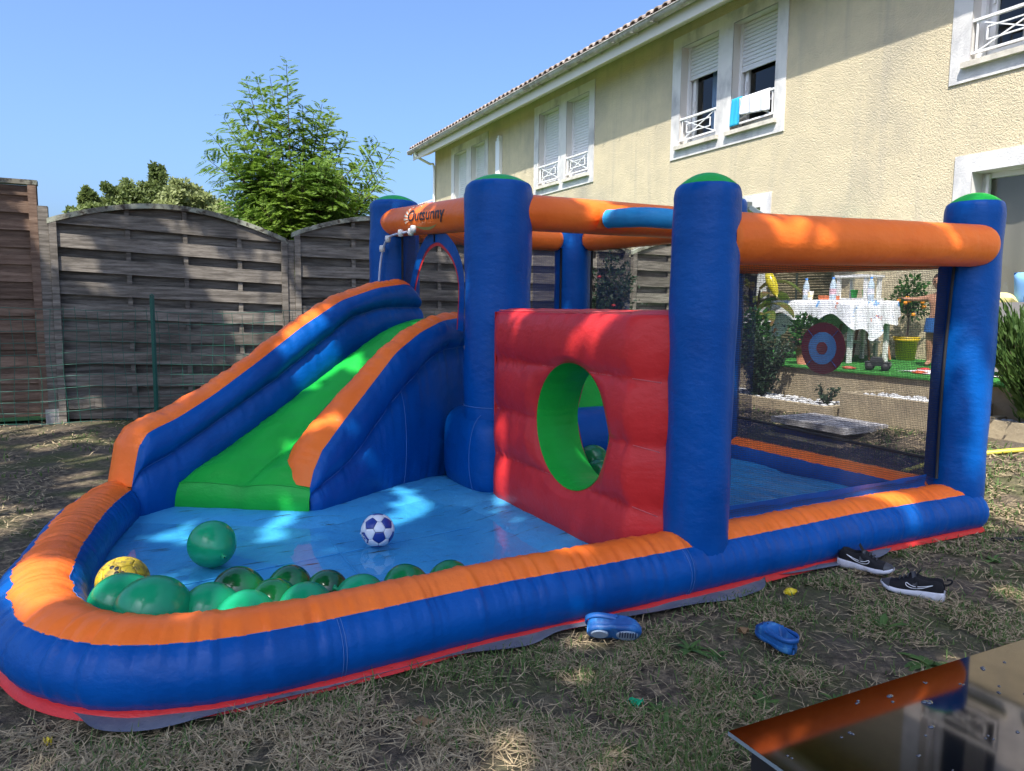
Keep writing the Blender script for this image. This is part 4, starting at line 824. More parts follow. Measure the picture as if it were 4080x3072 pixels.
# ================================================================== footballs made of 32 panels
def football(p, R, mp, mh, ms_, label, rot, name='football', cut=1/3):
    o = tag(empty(name, p), label, 'ball'); o.rotation_euler = rot; ph = (1+5**.5)/2
    iv = np.array([(s1*1, s2*ph, 0) for s1 in (-1, 1) for s2 in (-1, 1)]+[(0, s1*1, s2*ph) for s1 in (-1, 1) for s2 in (-1, 1)]+[(s2*ph, 0, s1*1) for s1 in (-1, 1) for s2 in (-1, 1)], float)
    ed = [(i, j) for i in range(12) for j in range(i+1, 12) if abs(np.linalg.norm(iv[i]-iv[j])-2) < .01]; nbv = {i: [b_ if a == i else a for a, b_ in ed if i in (a, b_)] for i in range(12)}
    pt = lambda i, j: iv[i]*(1-cut)+iv[j]*cut; panels = []
    for i in range(12):
        n = iv[i]/np.linalg.norm(iv[i]); t0 = np.cross(n, [.3, .5, .8]); t0 /= np.linalg.norm(t0); t1 = np.cross(n, t0); panels.append((sorted([pt(i, j) for j in nbv[i]], key=lambda q: math.atan2(q@t1, q@t0)), mp))
    for i in range(12):
        for j in nbv[i]:
            for k in nbv[i]:
                if i < j < k and k in nbv[j]: panels.append(([pt(i, j), pt(j, i), pt(j, k), pt(k, j), pt(k, i), pt(i, k)], mh))
    MB().lathe([(max(.0005, R*.965*math.sin(t)), -R*.965*math.cos(t)) for t in np.linspace(0, math.pi, 16)], 24).build('seams', ms_, o, True)
    for Q, m in panels:
        c = sum(Q)/len(Q); n = c/np.linalg.norm(c); rim_ = []
        for a, b_ in zip(Q, Q[1:]+Q[:1]): rim_ += [a+(b_-a)*k/4 for k in range(4)]
        V = [n*R]; nr_ = len(rim_)
        for k, f_ in enumerate((.3, .6, .85, .955, .965)):
            for q in rim_: v = c+(q-c)*f_; v = v/np.linalg.norm(v)*R*(1, 1, .999, .985, .955)[k]; V.append(v)
        F = [(0, 1+i, 1+(i+1) % nr_) for i in range(nr_)]+[(1+k*nr_+i, 1+(k+1)*nr_+i, 1+(k+1)*nr_+(i+1) % nr_, 1+k*nr_+(i+1) % nr_) for k in range(4) for i in range(nr_)]
        # wind outwards
        if np.cross(V[1]-V[0], V[2]-V[0])@n < 0: F = [tuple(reversed(f_)) for f_ in F]
        mk('panel', V, F, m, o)
    return o
WLEA = M('white_leather', (.72, .73, .76), .38, .5, coat=.2); NAVY = M('navy_leather', (.01, .035, .24), .35, .5, coat=.2); SEAM = M('ball_seam', (.10, .10, .12), .8)
YLEA = M('dirty_yellow_leather', (.50, .36, .02), .5, .4, var=[(30, (.22, .16, .03), .45, .65), (70, (.12, .09, .04), .55, .65)])
wb = football(cb(-.125, 1.09, .122), .082, NAVY, WLEA, SEAM, 'white football with navy patches floating in the pool', (.35, .2, .9), cut=.40)
# letters on the navy panel that faces the garden side
V, F = text_mesh('NCE', .030, 0, .001); V[:, 0] -= V[:, 0].mean(); V[:, 1] -= V[:, 1].mean()
d_ = Vector((-.62, -.62, -.22)).normalized(); q_ = d_.to_track_quat('Z', 'Y'); 
mk('ball_lettering', [tuple(Vector(wb.location)+(q_ @ Vector((v[0]*.7+v[1]*.7, -v[0]*.7+v[1]*.7, 0))+d_*.0826)) for v in V], F, WLEA, None, False); _bl = bpy.data.objects['ball_lettering']; bpy.context.view_layer.update(); _bl.parent = wb; _bl.matrix_parent_inverse = wb.matrix_world.inverted()
yb = football(cb(-1.234, .86, .130), .098, YLEA, YLEA, M('yellow_seam', (.25, .18, .02), .7), 'scuffed yellow football floating at the pool edge', (.2, .5, .3))
for k in range(7):
    an = 2.1+.25*(k % 4)+.9*(k > 3); el = .75+.12*(k % 2); d_ = Vector((math.cos(an+1.6)*math.cos(el), math.sin(an+1.6)*math.cos(el), math.sin(el)))
    MB().lathe([(.0005, .0985), (.009, .098), (.010, .094)], 10, (0, 0, 0), d_.to_track_quat('Z', 'Y').to_matrix().to_4x4()).build('black_spot', INK, yb, True)

# ================================================================== shoes
def gz(x, y): return float(ground_z(np.array(x), np.array(y)))
SHB = M('black_mesh_upper', (.010, .010, .012), .75, .3, bump=(150, .3, .002)); SHS = M('white_foam_sole', (.60, .60, .66), .5, var=(20, (.45, .43, .42), .5, .75)); SHG = M('dark_grey_overlay', (.045, .046, .05), .55); RUB = M('black_rubber', (.015, .015, .016), .6); SWO = M('white_trim', (.75, .76, .78), .5)
def lerp_tab(tab, x): return [np.interp(x, [t[0] for t in tab], [t[k] for t in tab]) for k in range(1, len(tab[0]))]
def sneaker(loc, rz, label, flip=1, tiltx=0, open_strap=False):
    o = tag(empty('sneaker', loc, rz), label, 'sneaker', 'black sneakers kicked off on the lawn'); o.rotation_euler[0] = tiltx
    L_ = .235
    #      x    halfwidth  soleTop  collar/top height   openness (1 = foot hole)
    T = [(0, .020, .036, .070, .0), (.008, .029, .037, .088, .7), (.03, .034, .036, .090, 1), (.06, .034, .034, .082, 1), (.09, .034, .031, .086, 1), (.105, .036, .029, .094, .8), (.118, .037, .028, .096, 0), (.14, .040, .026, .080, 0), (.17, .043, .025, .064, 0), (.20, .041, .027, .053, 0), (.22, .031, .031, .046, 0), (.232, .014, .036, .041, 0)]
    xs = np.linspace(0, .232, 44); n = 19; G = np.zeros((len(xs), n, 3))
    for i, x in enumerate(xs):
        w, zs, zt, op = lerp_tab(T, x)
        for j in range(n):
            t = j/(n-1)*2-1; a = abs(t); sg = 1 if t > 0 else -1
            # outside from sole (a=1) up to the collar (a=.45), then either over the top or down into the shoe
            if a > .45: k = (1-a)/.55; yy = w*(1-.30*k**1.6*(1 if op > .5 else .9)); zz = zs+(zt-zs)*math.sin(k*math.pi/2)**(.8 if op > .4 else 1.0)*(1 if op > .5 else .80)
            else:
                k = a/.45; yo = w*.63*k; zo = zs+(zt-zs)*(.80+.20*math.cos(k*math.pi/2))
                yi = w*.70*min(1, k*1.1); zi = (.03 if k < .8 else .03+(zt-.03)*((k-.8)/.2)**.6); yy, zz = yo*(1-op)+yi*op, zo*(1-op)+zi*op
            G[i, j] = (x, sg*yy*flip, zz)
    up = grid('upper', G, SHB, o, flip=(flip > 0))
    # sole: outline loft
    S = [(-.004, .018, .006, .040), (.004, .030, .0, .042), (.03, .037, 0, .041), (.08, .036, .004, .037), (.12, .039, .006, .033), (.17, .0455, .004, .030), (.205, .043, .010, .032), (.225, .033, .018, .036), (.240, .012, .028, .041)]
    xs = np.linspace(-.004, .24, 34); G = np.zeros((34, 12, 3))
    for i, x in enumerate(xs):
        w, z0, z1 = lerp_tab(S, x)
        for j, (yy, t) in enumerate([(-.8, 0), (-1, .25), (-1.04, .5), (-1, .85), (-.93, 1), (-.4, 1), (.4, 1), (.93, 1), (1, .85), (1.04, .5), (1, .25), (.8, 0)]): G[i, j] = (x, yy*w, z0+(z1-z0)*t)
    so_ = grid('sole', G, SHS, o, cv=True, caps=True, flip=False)
    mb = MB()
    for x in np.arange(.01, .22, .014): w, z0, z1 = lerp_tab(S, x); mb.box(x, x+.009, -w*.78, w*.78, z0-.003, z0+.002)
    mb.build('tread', RUB, so_)
    # toe guard, heel counter
    Tt = np.linspace(.20, .236, 8); G = np.zeros((8, 13, 3))
    for i, x in enumerate(Tt):
        w, zs, zt, op = lerp_tab(T, min(x, .232))
        for j in range(13): t = j/12*2-1; G[i, j] = (x+.002, (w+.002)*math.sin(t*math.pi/2), zs+(zt-zs+.003)*math.cos(t*math.pi/2)**.6*.98 if abs(t) < 1 else zs)
    grid('toe_guard', G, SHG, up)
    # laces and strap
    for k, x in enumerate((.135, .15, .165)):
        w, zs, zt, op = lerp_tab(T, x); tube('lace', [(x+.004*(j % 2), (w*.55)*math.cos(t), zs+(zt-zs+.004)*(.83+.2*math.sin(t))) for j, t in enumerate(np.linspace(.4, math.pi-.4, 7))], .003, SHG, up, 5)
    w, zs, zt, op = lerp_tab(T, .122); pts = [(.118+.014*math.cos(t)*flip, (w+.001)*math.copysign(abs(math.cos(t))**.9, math.cos(t)), zs+.006+(zt-zs-.003)*math.sin(t)**.8+(.010*max(0, math.sin(t-.5))**2 if open_strap else 0)) for t in np.linspace(.15, math.pi-.15, 15)]; V = []
    for p in pts: V += [(p[0]-.009, p[1], p[2]), (p[0]+.009, p[1], p[2]-.007)]
    V += [(v[0], v[1]*.95, v[2]-.004) for v in V]; nn = len(pts)
    F = grid_faces(nn, 2)+[tuple(reversed([q+2*nn for q in f_])) for f_ in grid_faces(nn, 2)]+[(2*i, 2*i+2, 2*nn+2*i+2, 2*nn+2*i) for i in range(nn-1)]+[(2*i+3, 2*i+1, 2*nn+2*i+1, 2*nn+2*i+3) for i in range(nn-1)]
    mk('strap', V, F, SHG, o)
    # tongue
    mk('tongue', [(.112-.012*i, .024*(t*2-1)*(1-.15*i), .078+.020*i+.008*math.sin(math.pi*t)) for i in (0, 1, 2) for t in np.linspace(0, 1, 7)], grid_faces(3, 7), SHB, o)
    tube('heel_loop', [(-.002, .006*k, .075) for k in (0,)]+[(-.006-.020*math.sin(t), 0, .082+.012*math.cos(t)*-1+.010*math.sin(t)) for t in np.linspace(0, math.pi, 9)], .0038, SHB, o, 6)
    # outline mark on the visible side
    mk_pts = [(.060, .058), (.075, .050), (.095, .044), (.115, .042), (.132, .046), (.140, .054), (.138, .062), (.130, .058), (.120, .053), (.105, .051), (.088, .053), (.070, .058), (.040, .069)]
    for sg in (-1, 1):
        P_ = []
        cs, _ = catmull([(.040, .069)]+mk_pts, .004)
        for x, z in cs: w, zs, zt, op = lerp_tab(T, x); k = max(0, min(1, (z-zs)/max(.01, (zt-zs)))); kk = math.asin(min(1, k/(1 if op > .5 else .80)))/(math.pi/2); P_.append((x, sg*(w*(1-.30*kk**1.6)+.0015), z))
        tube('side_mark', P_, .0016, SWO, up, 5)
    return o
def heading(p, q): return math.atan2(q[1]-p[1], q[0]-p[0])
p, q = (1.585, 3.40), (1.775, 3.245); sneaker((p[0], p[1], gz(1.68, 3.32)+.012), heading(p, q), 'black child sneaker with white sole lying against the castle hem, strap closed', 1)
p, q = (1.825, 2.95), (1.635, 3.09); sneaker((p[0], p[1], gz(1.72, 3.02)+.012), heading(p, q), 'black child sneaker with white sole and open strap, heel loop up', -1, 0, True)

CLOG = M('blue_foam_clog', (.015, .12, .36), .5, .4, var=[(26, (.05, .20, .42), .52, .6), (11, (.010, .07, .25), .5, .62)], bump=(40, .1, .003)); CLOGD = M('clog_strap_blue', (.012, .10, .34), .5); CLOGI = M('clog_insole', (.012, .03, .09), .7); CLOGS = M('clog_pale_sole', (.20, .30, .42), .6, var=(12, (.30, .36, .44), .4, .65))
def clog(loc, rot, label, L_=.165):
    o = tag(empty('clog', loc), label, 'clog', 'blue foam clogs on the lawn'); o.rotation_euler = rot; k = L_/.165
    T = [(0, .004, .020, .036, .0), (.002, .011, .020, .042, .5), (.006, .018, .019, .045, 1), (.014, .025, .017, .046, 1), (.03, .030, .016, .046, 1), (.06, .031, .015, .046, 1), (.082, .033, .015, .052, 1), (.092, .034, .015, .060, .5), (.102, .035, .015, .063, 0), (.125, .036, .016, .058, 0), (.148, .031, .018, .046, 0), (.16, .020, .022, .034, 0), (.166, .006, .025, .028, 0)]
    xs = np.linspace(0, .166, 40); n = 21; G = np.zeros((40, n, 3))
    for i, x in enumerate(xs):
        w, zs, zt, op = lerp_tab(T, x)
        for j in range(n):
            t = j/(n-1)*2-1; a = abs(t); sg = 1 if t > 0 else -1
            if a > .5: q = (1-a)/.5; yy = w*(1+.05*math.sin(q*math.pi)-.16*q*q); zz = zs+(zt-zs)*math.sin(q*math.pi/2)*(1 if op > .5 else .78)
            else:
                q = a/.5; yo, zo = w*.84*q, zs+(zt-zs)*(.78+.22*math.cos(q*math.pi/2)); yi, zi = w*.76*min(1, q*1.12), (.018 if q < .86 else .018+(zt-.018)*((q-.86)/.14)); yy, zz = yo*(1-op)+yi*op, zo*(1-op)+zi*op
            G[i, j] = (x, sg*yy, zz)
    up = grid('upper', G*k, CLOG, o, flip=True)
    G = np.zeros((40, 10, 3))
    for i, x in enumerate(xs):
        w, zs, zt, op = lerp_tab(T, x); z0 = .001+.010*max(0, (x-.14)/.026)**2+.004*math.exp(-((x-.075)/.015)**2)
        for j, (yy, t) in enumerate([(-.72, 0), (-.96, .1), (-1.06, .5), (-1.05, .9), (-.99, 1), (.99, 1), (1.05, .9), (1.06, .5), (.96, .1), (.72, 0)]): G[i, j] = (x*1.01-.001, yy*w, z0+(zs+.004-z0)*t)
    sole = grid('sole', G*k, CLOG, o, cv=True, caps=True)
    mb = MB(); mb.lathe([(.0005, 0), (.024*k, 0), (.027*k, .003*k), (.027*k, .006*k)], 20, (0, 0, 0), Matrix.Translation((.122*k, 0, -.0025*k)) @ Matrix.Diagonal((1.25, 1.0, 1, 1))); mb.lathe([(.0005, 0), (.020*k, 0), (.023*k, .003*k), (.023*k, .006*k)], 20, (0, 0, 0), Matrix.Translation((.038*k, 0, -.0022*k)) @ Matrix.Diagonal((1.2, 1.0, 1, 1))); tp = mb.build('tread_pads', CLOGS, sole)
    for q in range(7): MB().box((.098+q*.008)*k, (.1015+q*.008)*k, -.022*k, .006*k, -.0042*k, -.0015*k).build('tread_groove', CLOGI, sole)
    mk('insole', [(x*k, sg*np.interp(x, [t[0] for t in T], [t[1] for t in T])*.7*k, .0195*k) for x in np.linspace(.012, .11, 12) for sg in (-1, 1)], grid_faces(12, 2), CLOGI, o)
    pts = [(.088, .0365, .042)]+[(.040-.048*math.cos(t-math.pi/2)*1.0, .0365*math.cos(t), .047) for t in np.linspace(.1, math.pi-.1, 17)]+[(.088, -.0365, .042)]; V = []
    for p_ in pts: V += [(p_[0]*k, p_[1]*k, (p_[2]-.008)*k), (p_[0]*k, p_[1]*k, (p_[2]+.008)*k)]
    nn = len(pts); V += [((p_[0]-(p_[0]-.04)*.09)*k, p_[1]*.91*k, (p_[2]+s_)*k) for p_ in pts for s_ in (-.008, .008)]
    F = grid_faces(nn, 2)+[tuple(reversed([q+2*nn for q in f_])) for f_ in grid_faces(nn, 2)]+[(2*i+1, 2*i+3, 2*nn+2*i+3, 2*nn+2*i+1) for i in range(nn-1)]+[(2*i+2, 2*i, 2*nn+2*i, 2*nn+2*i+2) for i in range(nn-1)]
    st_ = mk('heel_strap', V, F, CLOGD, o)
    Vt, Ft = text_mesh('crocs', .012*k, 0, .0003); Vt[:, 0] -= Vt[:, 0].mean(); Vt[:, 1] -= Vt[:, 1].mean()
    mk('strap_lettering', [(.040*k-.0485*k*math.cos(v[0]/(.040*k)), -.038*k*math.sin(v[0]/(.040*k)), .047*k+v[1]) for v in Vt], Ft, CLOG, st_, False)
    for sg in (-1, 1): MB().lathe([(.0005, .003), (.005, .003), (.006, 0), (.005, -.002)], 10, (0, 0, 0), Matrix.Translation((.088*k, sg*.0375*k, .043*k)) @ Matrix.Rotation(-sg*math.pi/2, 4, 'X')).build('rivet', CLOGD, o, True)
    for hx, hy in ((.110, .012), (.110, -.012), (.122, 0), (.124, .022), (.124, -.022), (.136, .011), (.136, -.011), (.146, 0)):
        w, zs, zt, op = lerp_tab(T, hx); a = abs(hy)/(w*.84); zz = zs+(zt-zs)*(.78+.22*math.cos(min(1, a)*math.pi/2)); MB().lathe([(.0005, .0006), (.0036*k, .0006), (.0042*k, -.001)], 8, (hx*k, hy*k, zz*k)).build('vent_hole', CLOGI, up, True)
    return o
clog((1.005, 2.462, gz(1.0, 2.55)+.014), (0, 0, heading((1.005, 2.462), (.945, 2.64))), 'upright blue foam clog standing on the grass with its strap down', .185)
_c2 = clog((.285, 2.555, gz(.38, 2.52)+.045), (0, 0, 0), 'blue foam clog tipped on its side against the castle hem showing its pale sole', .195)
_x = Vector((.985, -.10, .0)).normalized(); _z = Vector((.12, .80, .60)); _z = (_z-_x*_z.dot(_x)).normalized(); _y = _z.cross(_x); _c2.rotation_euler = Matrix((_x, _y, _z)).transposed().to_euler()

# ================================================================== low table with a mirror-dark glass top, wet with drops
tb = tag(empty('glass_table', (.444, 1.387, 0), math.atan2(1.817-1.387, 1.341-.444)), 'low table with dark reflecting glass top sprinkled with water drops', 'table')
DGL = M('dark_mirror_glass', (.125, .11, .108), .045, .5, 1.0, var=(5, (.17, .15, .145), .42, .7)); GEDGE = M('glass_edge', (.20, .25, .28), .15, .6); DFR = M('black_frame', (.015, .015, .017), .5)
TL, TWd, TZ = 1.55, .78, .375
an = math.radians(-88)
mk('glass_top', [(0, 0, TZ), (TL, 0, TZ), (TL+TWd*math.cos(an), TWd*math.sin(an), TZ), (TWd*math.cos(an), TWd*math.sin(an), TZ)], [(0, 3, 2, 1)], DGL, tb, False)
mk('glass_edge', [(x+(0 if k < 1 else 0), y, z) for z in (TZ-.0005, TZ-.009) for k, (x, y) in enumerate(((-.0005, .0005), (TL+.0005, .0005), (TL+TWd*math.cos(an), TWd*math.sin(an)-.0005), (TWd*math.cos(an)-.0005, TWd*math.sin(an)-.0005)))], [(0, 1, 5, 4), (1, 2, 6, 5), (2, 3, 7, 6), (3, 0, 4, 7), (4, 5, 6, 7)], GEDGE, tb, False)
MB().box(.035, TL-.03, -TWd+.03, -.03, TZ-.075, TZ-.0095).build('frame', DFR, tb)
for x, y in ((.06, -.06), (TL-.06, -.06), (.06, -TWd+.06), (TL-.06, -TWd+.06)): MB().box(x-.022, x+.022, y-.022, y+.022, -.02, TZ-.0755).build('leg', DFR, tb)
DROP = bpy.data.materials.new('water_drop'); DROP.use_nodes = True; b_ = DROP.node_tree.nodes['Principled BSDF']; b_.inputs['Base Color'].default_value = (.05, .05, .055, 1); b_.inputs['Roughness'].default_value = .03; b_.inputs['Specular IOR Level'].default_value = .9; b_.inputs['Coat Weight'].default_value = 1
mb = MB()
for k in range(46):
    u_, v_ = random.random(), random.random()**1.3; x = .04+u_*1.0; y = -.02-v_*.45; s_ = random.uniform(.0018, .0048)
    for q in range(random.choice((1, 1, 2, 3))): mb.lathe([(s_*1.15, 0), (s_, s_*.30), (s_*.6, s_*.5), (.0002, s_*.58)], 9, (0, 0, 0), Matrix.Translation((x+random.uniform(-.008, .008), y+random.uniform(-.006, .006), TZ+.0003)) @ Matrix.Diagonal((random.uniform(.8, 1.9), random.uniform(.7, 1.2), 1, 1)))
mb.build('water_drops', DROP, tb, True)['kind'] = 'stuff'

# ================================================================== pegs, strap, hose
YEL = M('yellow_plastic', (.70, .52, .02), .4); YHO = M('yellow_hose', (.60, .52, .06), .45, bump=(40, .1, .003))
for (x, y), lb in (((1.21, 3.03), 'yellow plastic ground peg beside the grey sheet under the castle front'), ((2.83, 3.84), 'yellow plastic ground peg at the right end of the castle with a black strap')):
    o = tag(empty('ground_peg', (x, y, gz(x, y)-.005), .4), lb, 'peg'); MB().lathe([(.004, -.06), (.006, 0), (.02, .012), (.024, .022), (.016, .032), (.0005, .036)], 12).build('peg_head', YEL, o, True); MB().box(-.032, .032, -.007, .007, .014, .024).build('peg_hook', YEL, o)
    if x > 2: tube('strap', [(-.28, .03, .03), (-.15, .02, .016), (0, 0, .015)], .012, BLACK, o, 6)
hs = [(2.72, 4.98), (3.05, 4.97), (3.26, 4.92), (3.5, 4.87), (3.8, 4.9), (4.3, 5.1), (5.0, 5.2)]; hp, _ = catmull(hs, .06)
tag(tube('garden_hose', [(x, y, gz(x, y)+.022) for x, y in hp], .016, YHO, None, 10), 'yellow garden hose lying on the lawn beside the castle corner', 'hose')

# ================================================================== laundry on the window railing
def towel(name, x0, x1, zt, zf, zb, m, label, seed, y=.01, ft=None):
    n, k = 26, 22; V = []
    for i in range(n):
        u = i/(n-1); x = x0+(x1-x0)*u; f_ = zf if not ft else zf+(ft-zf)*u
        for j in range(k):
            v = j/(k-1); w = .012*math.sin(u*17+seed)+.008*math.sin(u*31+seed*2)
            if v < .6: t = v/.6; z = f_+(zt-f_)*t; yy = y-.035-w*(1-t*.5)-.008*(1-t)
            elif v < .7: t = (v-.6)/.1*math.pi; yy = y-.035*math.cos(t); z = zt+.012*math.sin(t)
            else: t = (v-.7)/.3; z = zt+(zb-zt)*t; yy = y+.035+w*.4
            V.append(HW(x+.01*math.sin(v*6+seed), yy, z))
    o = mk(name, V, grid_faces(n, k), m, None); md = o.modifiers.new('thick', 'SOLIDIFY'); md.thickness = .006; return tag(o, label, 'towel')
TW = M('white_towel', (.66, .66, .69), .95, bump=(80, .6, .006)); TBl = M('turquoise_towel', (.02, .32, .52), .95, bump=(80, .6, .006))
towel('towel', -3.52, -2.93, 4.455, 4.20, 4.30, TW, 'white towel hanging over the window railing', 1., .012, 4.14)
towel('towel', -3.715, -3.50, 4.47, 4.06, 4.25, TBl, 'turquoise towel bunched on the window railing beside the white towel', 4.)

# ================================================================== things on the terrace
TZt = .652
def hroot(name, x, y, z, label, cat, group=None, rz=0): return tag(empty(name, HW(x, y, z), HA+rz), label, cat, group)
# table with a splashed cloth
CLOTH = M('party_tablecloth', (.72, .73, .76), .8, var=[(5, (.10, .30, .62), .62, .66), (6.3, (.62, .16, .06), .66, .69), (8, (.12, .08, .30), .66, .70)])
t = hroot('garden_table', -.72, -1.15, TZt, 'garden table under the splashed white party cloth', 'table')
MB().box(-.55, .55, -.36, .36, .66, .685).build('tabletop', WHITE, t)
for x in (-.5, .5):
    for y in (-.3, .3): MB().box(x-.02, x+.02, y-.02, y+.02, 0, .66).build('leg', WHITE, t)
n = 90; V = []; pr = [(-.57, -.38), (.57, -.38), (.57, .38), (-.57, .38)]; per = []
for (a, b_), (c, d) in zip(pr, pr[1:]+pr[:1]):
    for i in range(24): per.append((a+(c-a)*i/24, b_+(d-b_)*i/24))
G = np.zeros((len(per), 7, 3))
for i, (x, y) in enumerate(per):
    for j in range(7):
        k = (0, .98, 1, 1.02, 1.04, 1.06, 1.08)[j]; f_ = max(0, j-2)/4; w = 1+.05*f_*math.sin(i*.9)+.02*math.sin(i*2.1)*f_; dr = .30+.10*math.sin(i*.21+1)+.05*math.sin(i*.6); px_, py_ = x*k*w, y*k*w; G[i, j] = HW(-.72+px_, -1.15+py_, TZt+.692-f_*dr)
tag(grid('tablecloth', G, CLOTH, None, cu=True), 'white party tablecloth with blue, red and purple splashes', 'tablecloth')
PETW = M('bottle_plastic', (.45, .55, .62), .1, .6, coat=.5); LABW = M('bottle_label', (.65, .65, .72), .5); LABP = M('pink_label', (.60, .40, .45), .5); CAPB = M('blue_cap', (.06, .22, .6), .4)
def bottle(x, y, lm, label):
    o = hroot('bottle', x, y, TZt+.693, label, 'bottle', 'drink bottles on the party table'); MB().lathe([(.001, 0), (.036, .003), (.037, .06), (.034, .09), (.037, .12), (.036, .17), (.022, .215), (.013, .235), (.013, .245)], 16).build('body', PETW, o, True); MB().lathe([(.0375, .065), (.0378, .07), (.0378, .125), (.0375, .13)], 16).build('label_band', lm, o, True); MB().lathe([(.015, .240), (.016, .245), (.016, .262), (.001, .264)], 12).build('cap', CAPB, o, True)
bottle(-1.08, -1.18, LABW, 'clear bottle with white label and blue cap on the party table'); bottle(-.60, -1.30, LABP, 'clear bottle with pink label and blue cap on the party table'); bottle(-.30, -1.05, LABW, 'clear bottle at the table end before the white shelf')
o = hroot('paper_cup', -.93, -1.28, TZt+.693, 'yellow and white paper cup between two bottles', 'cup'); MB().lathe([(.025, 0), (.036, .10), (.034, .10), (.024, .004), (.001, .004)], 16).build('cup', M('cup_paper', (.62, .52, .30), .6, var=(30, (.66, .64, .62), .48, .52)), o, True); MB().lathe([(.0345, .1), (.037, .1), (.037, .106), (.0345, .106)], 16).build('rim', WHITE, o, True)
o = hroot('snack_box', -.80, -1.12, TZt+.693, 'flat orange snack box on the party table', 'box'); MB().box(-.10, .10, -.06, .06, 0, .05).build('box', M('orange_card', (.55, .15, .06), .6), o); MB().box(-.102, .102, -.062, .062, .0505, .056).build('lid', M('orange_card_lid', (.60, .20, .08), .6), o)
# white shelf and side table
o = hroot('shelf_rack', -.92, -.45, TZt, 'white wooden shelf rack against the house wall', 'shelf')
for x in (-.19, .19):
    for y in (-.12, .12): MB().box(x-.02, x+.02, y-.02, y+.02, 0, 1.0).build('upright', WHITE, o)
for z in (.18, .40, .70, .98): MB().box(-.23, .23, -.16, .16, z, z+.03).build('shelf', WHITE, o)
for x, y, z, c, lb in ((-.06, .0, .735, (.05, .45, .08), 'small deep green pot on the white shelf rack'), (.10, 0, .735, (.2, .5, .1), 'small lime green pot on the white shelf rack')):
    q = hroot('green_pot', -.92+x, -.45+y, TZt+z, lb, 'pot'); MB().lathe([(.03, -.005), (.045, .09), (.04, .09), (.03, .01), (.001, .01)], 14).build('pot', M('green_pot', c, .5), q, True); MB().lathe([(.04, .088), (.047, .088), (.047, .1), (.04, .1)], 14).build('rim', M('green_rim', c, .5), q, True)
o = hroot('side_table', -.68, -.62, TZt, 'white side table with slanted wooden legs beside the shelf rack', 'side table'); MB().box(-.27, .22, -.2, .2, .42, .445).build('tabletop', WHITE, o); WLEG = wood('orange_wood_leg', (.30, .13, .05), (.40, .20, .09), 0)
for x, y in ((-.2, -.15), (.15, -.15), (-.2, .15), (.15, .15)): MB().tube([(x, y, .42), (x+.08*(1 if x > 0 else -1), y*1.25, 0)], [.018, .012], 8).build('leg', WLEG, o, True)
# reed screen
o = hroot('reed_screen', -2.1, -.18, TZt, 'brown reed privacy screen standing against the house wall', 'screen'); REED = wood('reed', (.09, .075, .04), (.17, .14, .08), .2)
for k in range(30): MB().tube([(-.55, .01*math.sin(k), .04+k*.037), (.58, .01*math.cos(k), .04+k*.037)], .018, 6).build('reed', REED, o, True)
for x in (-.5, 0, .585): MB().box(x-.015, x+.015, -.03, -.019, 0, 1.2).build('post', M('screen_post', (.03, .04, .03), .6), o)
# citrus tree in a yellow pot
o = hroot('plant_pot', -.35, -.30, TZt, 'yellow plastic plant pot standing by the house wall', 'plant pot'); YP = M('yellow_pot', (.62, .42, .015), .45)
MB().lathe([(.08, 0), (.10, .005), (.125, .22), (.14, .225), (.142, .262), (.13, .262), (.118, .21), (.001, .20)], 20).build('pot', YP, o, True); MB().lathe([(.001, .205), (.116, .21)], 20).build('soil', SOIL, o)
MB().lathe([(.138, .262), (.145, .262), (.145, .275), (.138, .275)], 20).build('rim', YP, o, True)
# toys, mat
o = hroot('toy_truck', .55, -2.02, TZt, 'black toy off-road car on the green turf', 'toy car', None, .5); TB = M('toy_black', (.02, .022, .022), .4)
mb = MB(); mb.box(-.11, .11, -.055, .055, .045, .085); mb.add([(-.07, -.05, .085), (.05, -.05, .085), (.03, -.042, .13), (-.06, -.042, .13), (-.07, .05, .085), (.05, .05, .085), (.03, .042, .13), (-.06, .042, .13)], [(0, 1, 2, 3), (7, 6, 5, 4), (3, 2, 6, 7), (1, 5, 6, 2), (4, 0, 3, 7)]); mb.build('body', TB, o)
for x in (-.07, .07):
    for y in (-.062, .062): MB().lathe([(.001, -.016), (.032, -.016), (.036, -.008), (.036, .008), (.032, .016), (.001, .016)], 14, (0, 0, 0), Matrix.Translation((x, y, .036)) @ Matrix.Rotation(math.pi/2, 4, 'X')).build('wheel', RUB, o, True)
MB().box(.105, .113, -.05, .05, .05, .072).build('bumper', M('toy_grey', (.2, .2, .2), .5), o)
for x, y, c, lb in ((.95, -1.98, (.5, .08, .02), 'flat orange toy lying on the turf'), (.75, -1.6, (.45, .03, .03), 'flat red toy lying on the turf near the pot'), (.33, -2.15, (.45, .10, .06), 'small red toy lying before the black toy car')):
    o = hroot('toy', x, y, TZt, lb, 'toy'); MB().lathe([(.001, 0), (.05, .003), (.055, .015), (.03, .028), (.001, .03)], 14).build('disc', M('toy_plastic', c, .45), o, True); MB().box(-.07, .07, -.015, .015, .008, .02).build('blade', M('toy_plastic_b', c, .45), o)
V = [HW(.72+.75*i/12, -1.55-.42*j/8+.05*math.sin(i), TZt+.004+.012*vnoise(np.array(i*.7), np.array(j*.9))) for i in range(13) for j in range(9)]
tag(mk('floor_mat', V, grid_faces(13, 9, flip=True), M('white_mat', (.60, .58, .60), .9, var=(7, (.2, .15, .3), .6, .66)), None), 'crumpled white printed mat spread on the turf', 'mat')
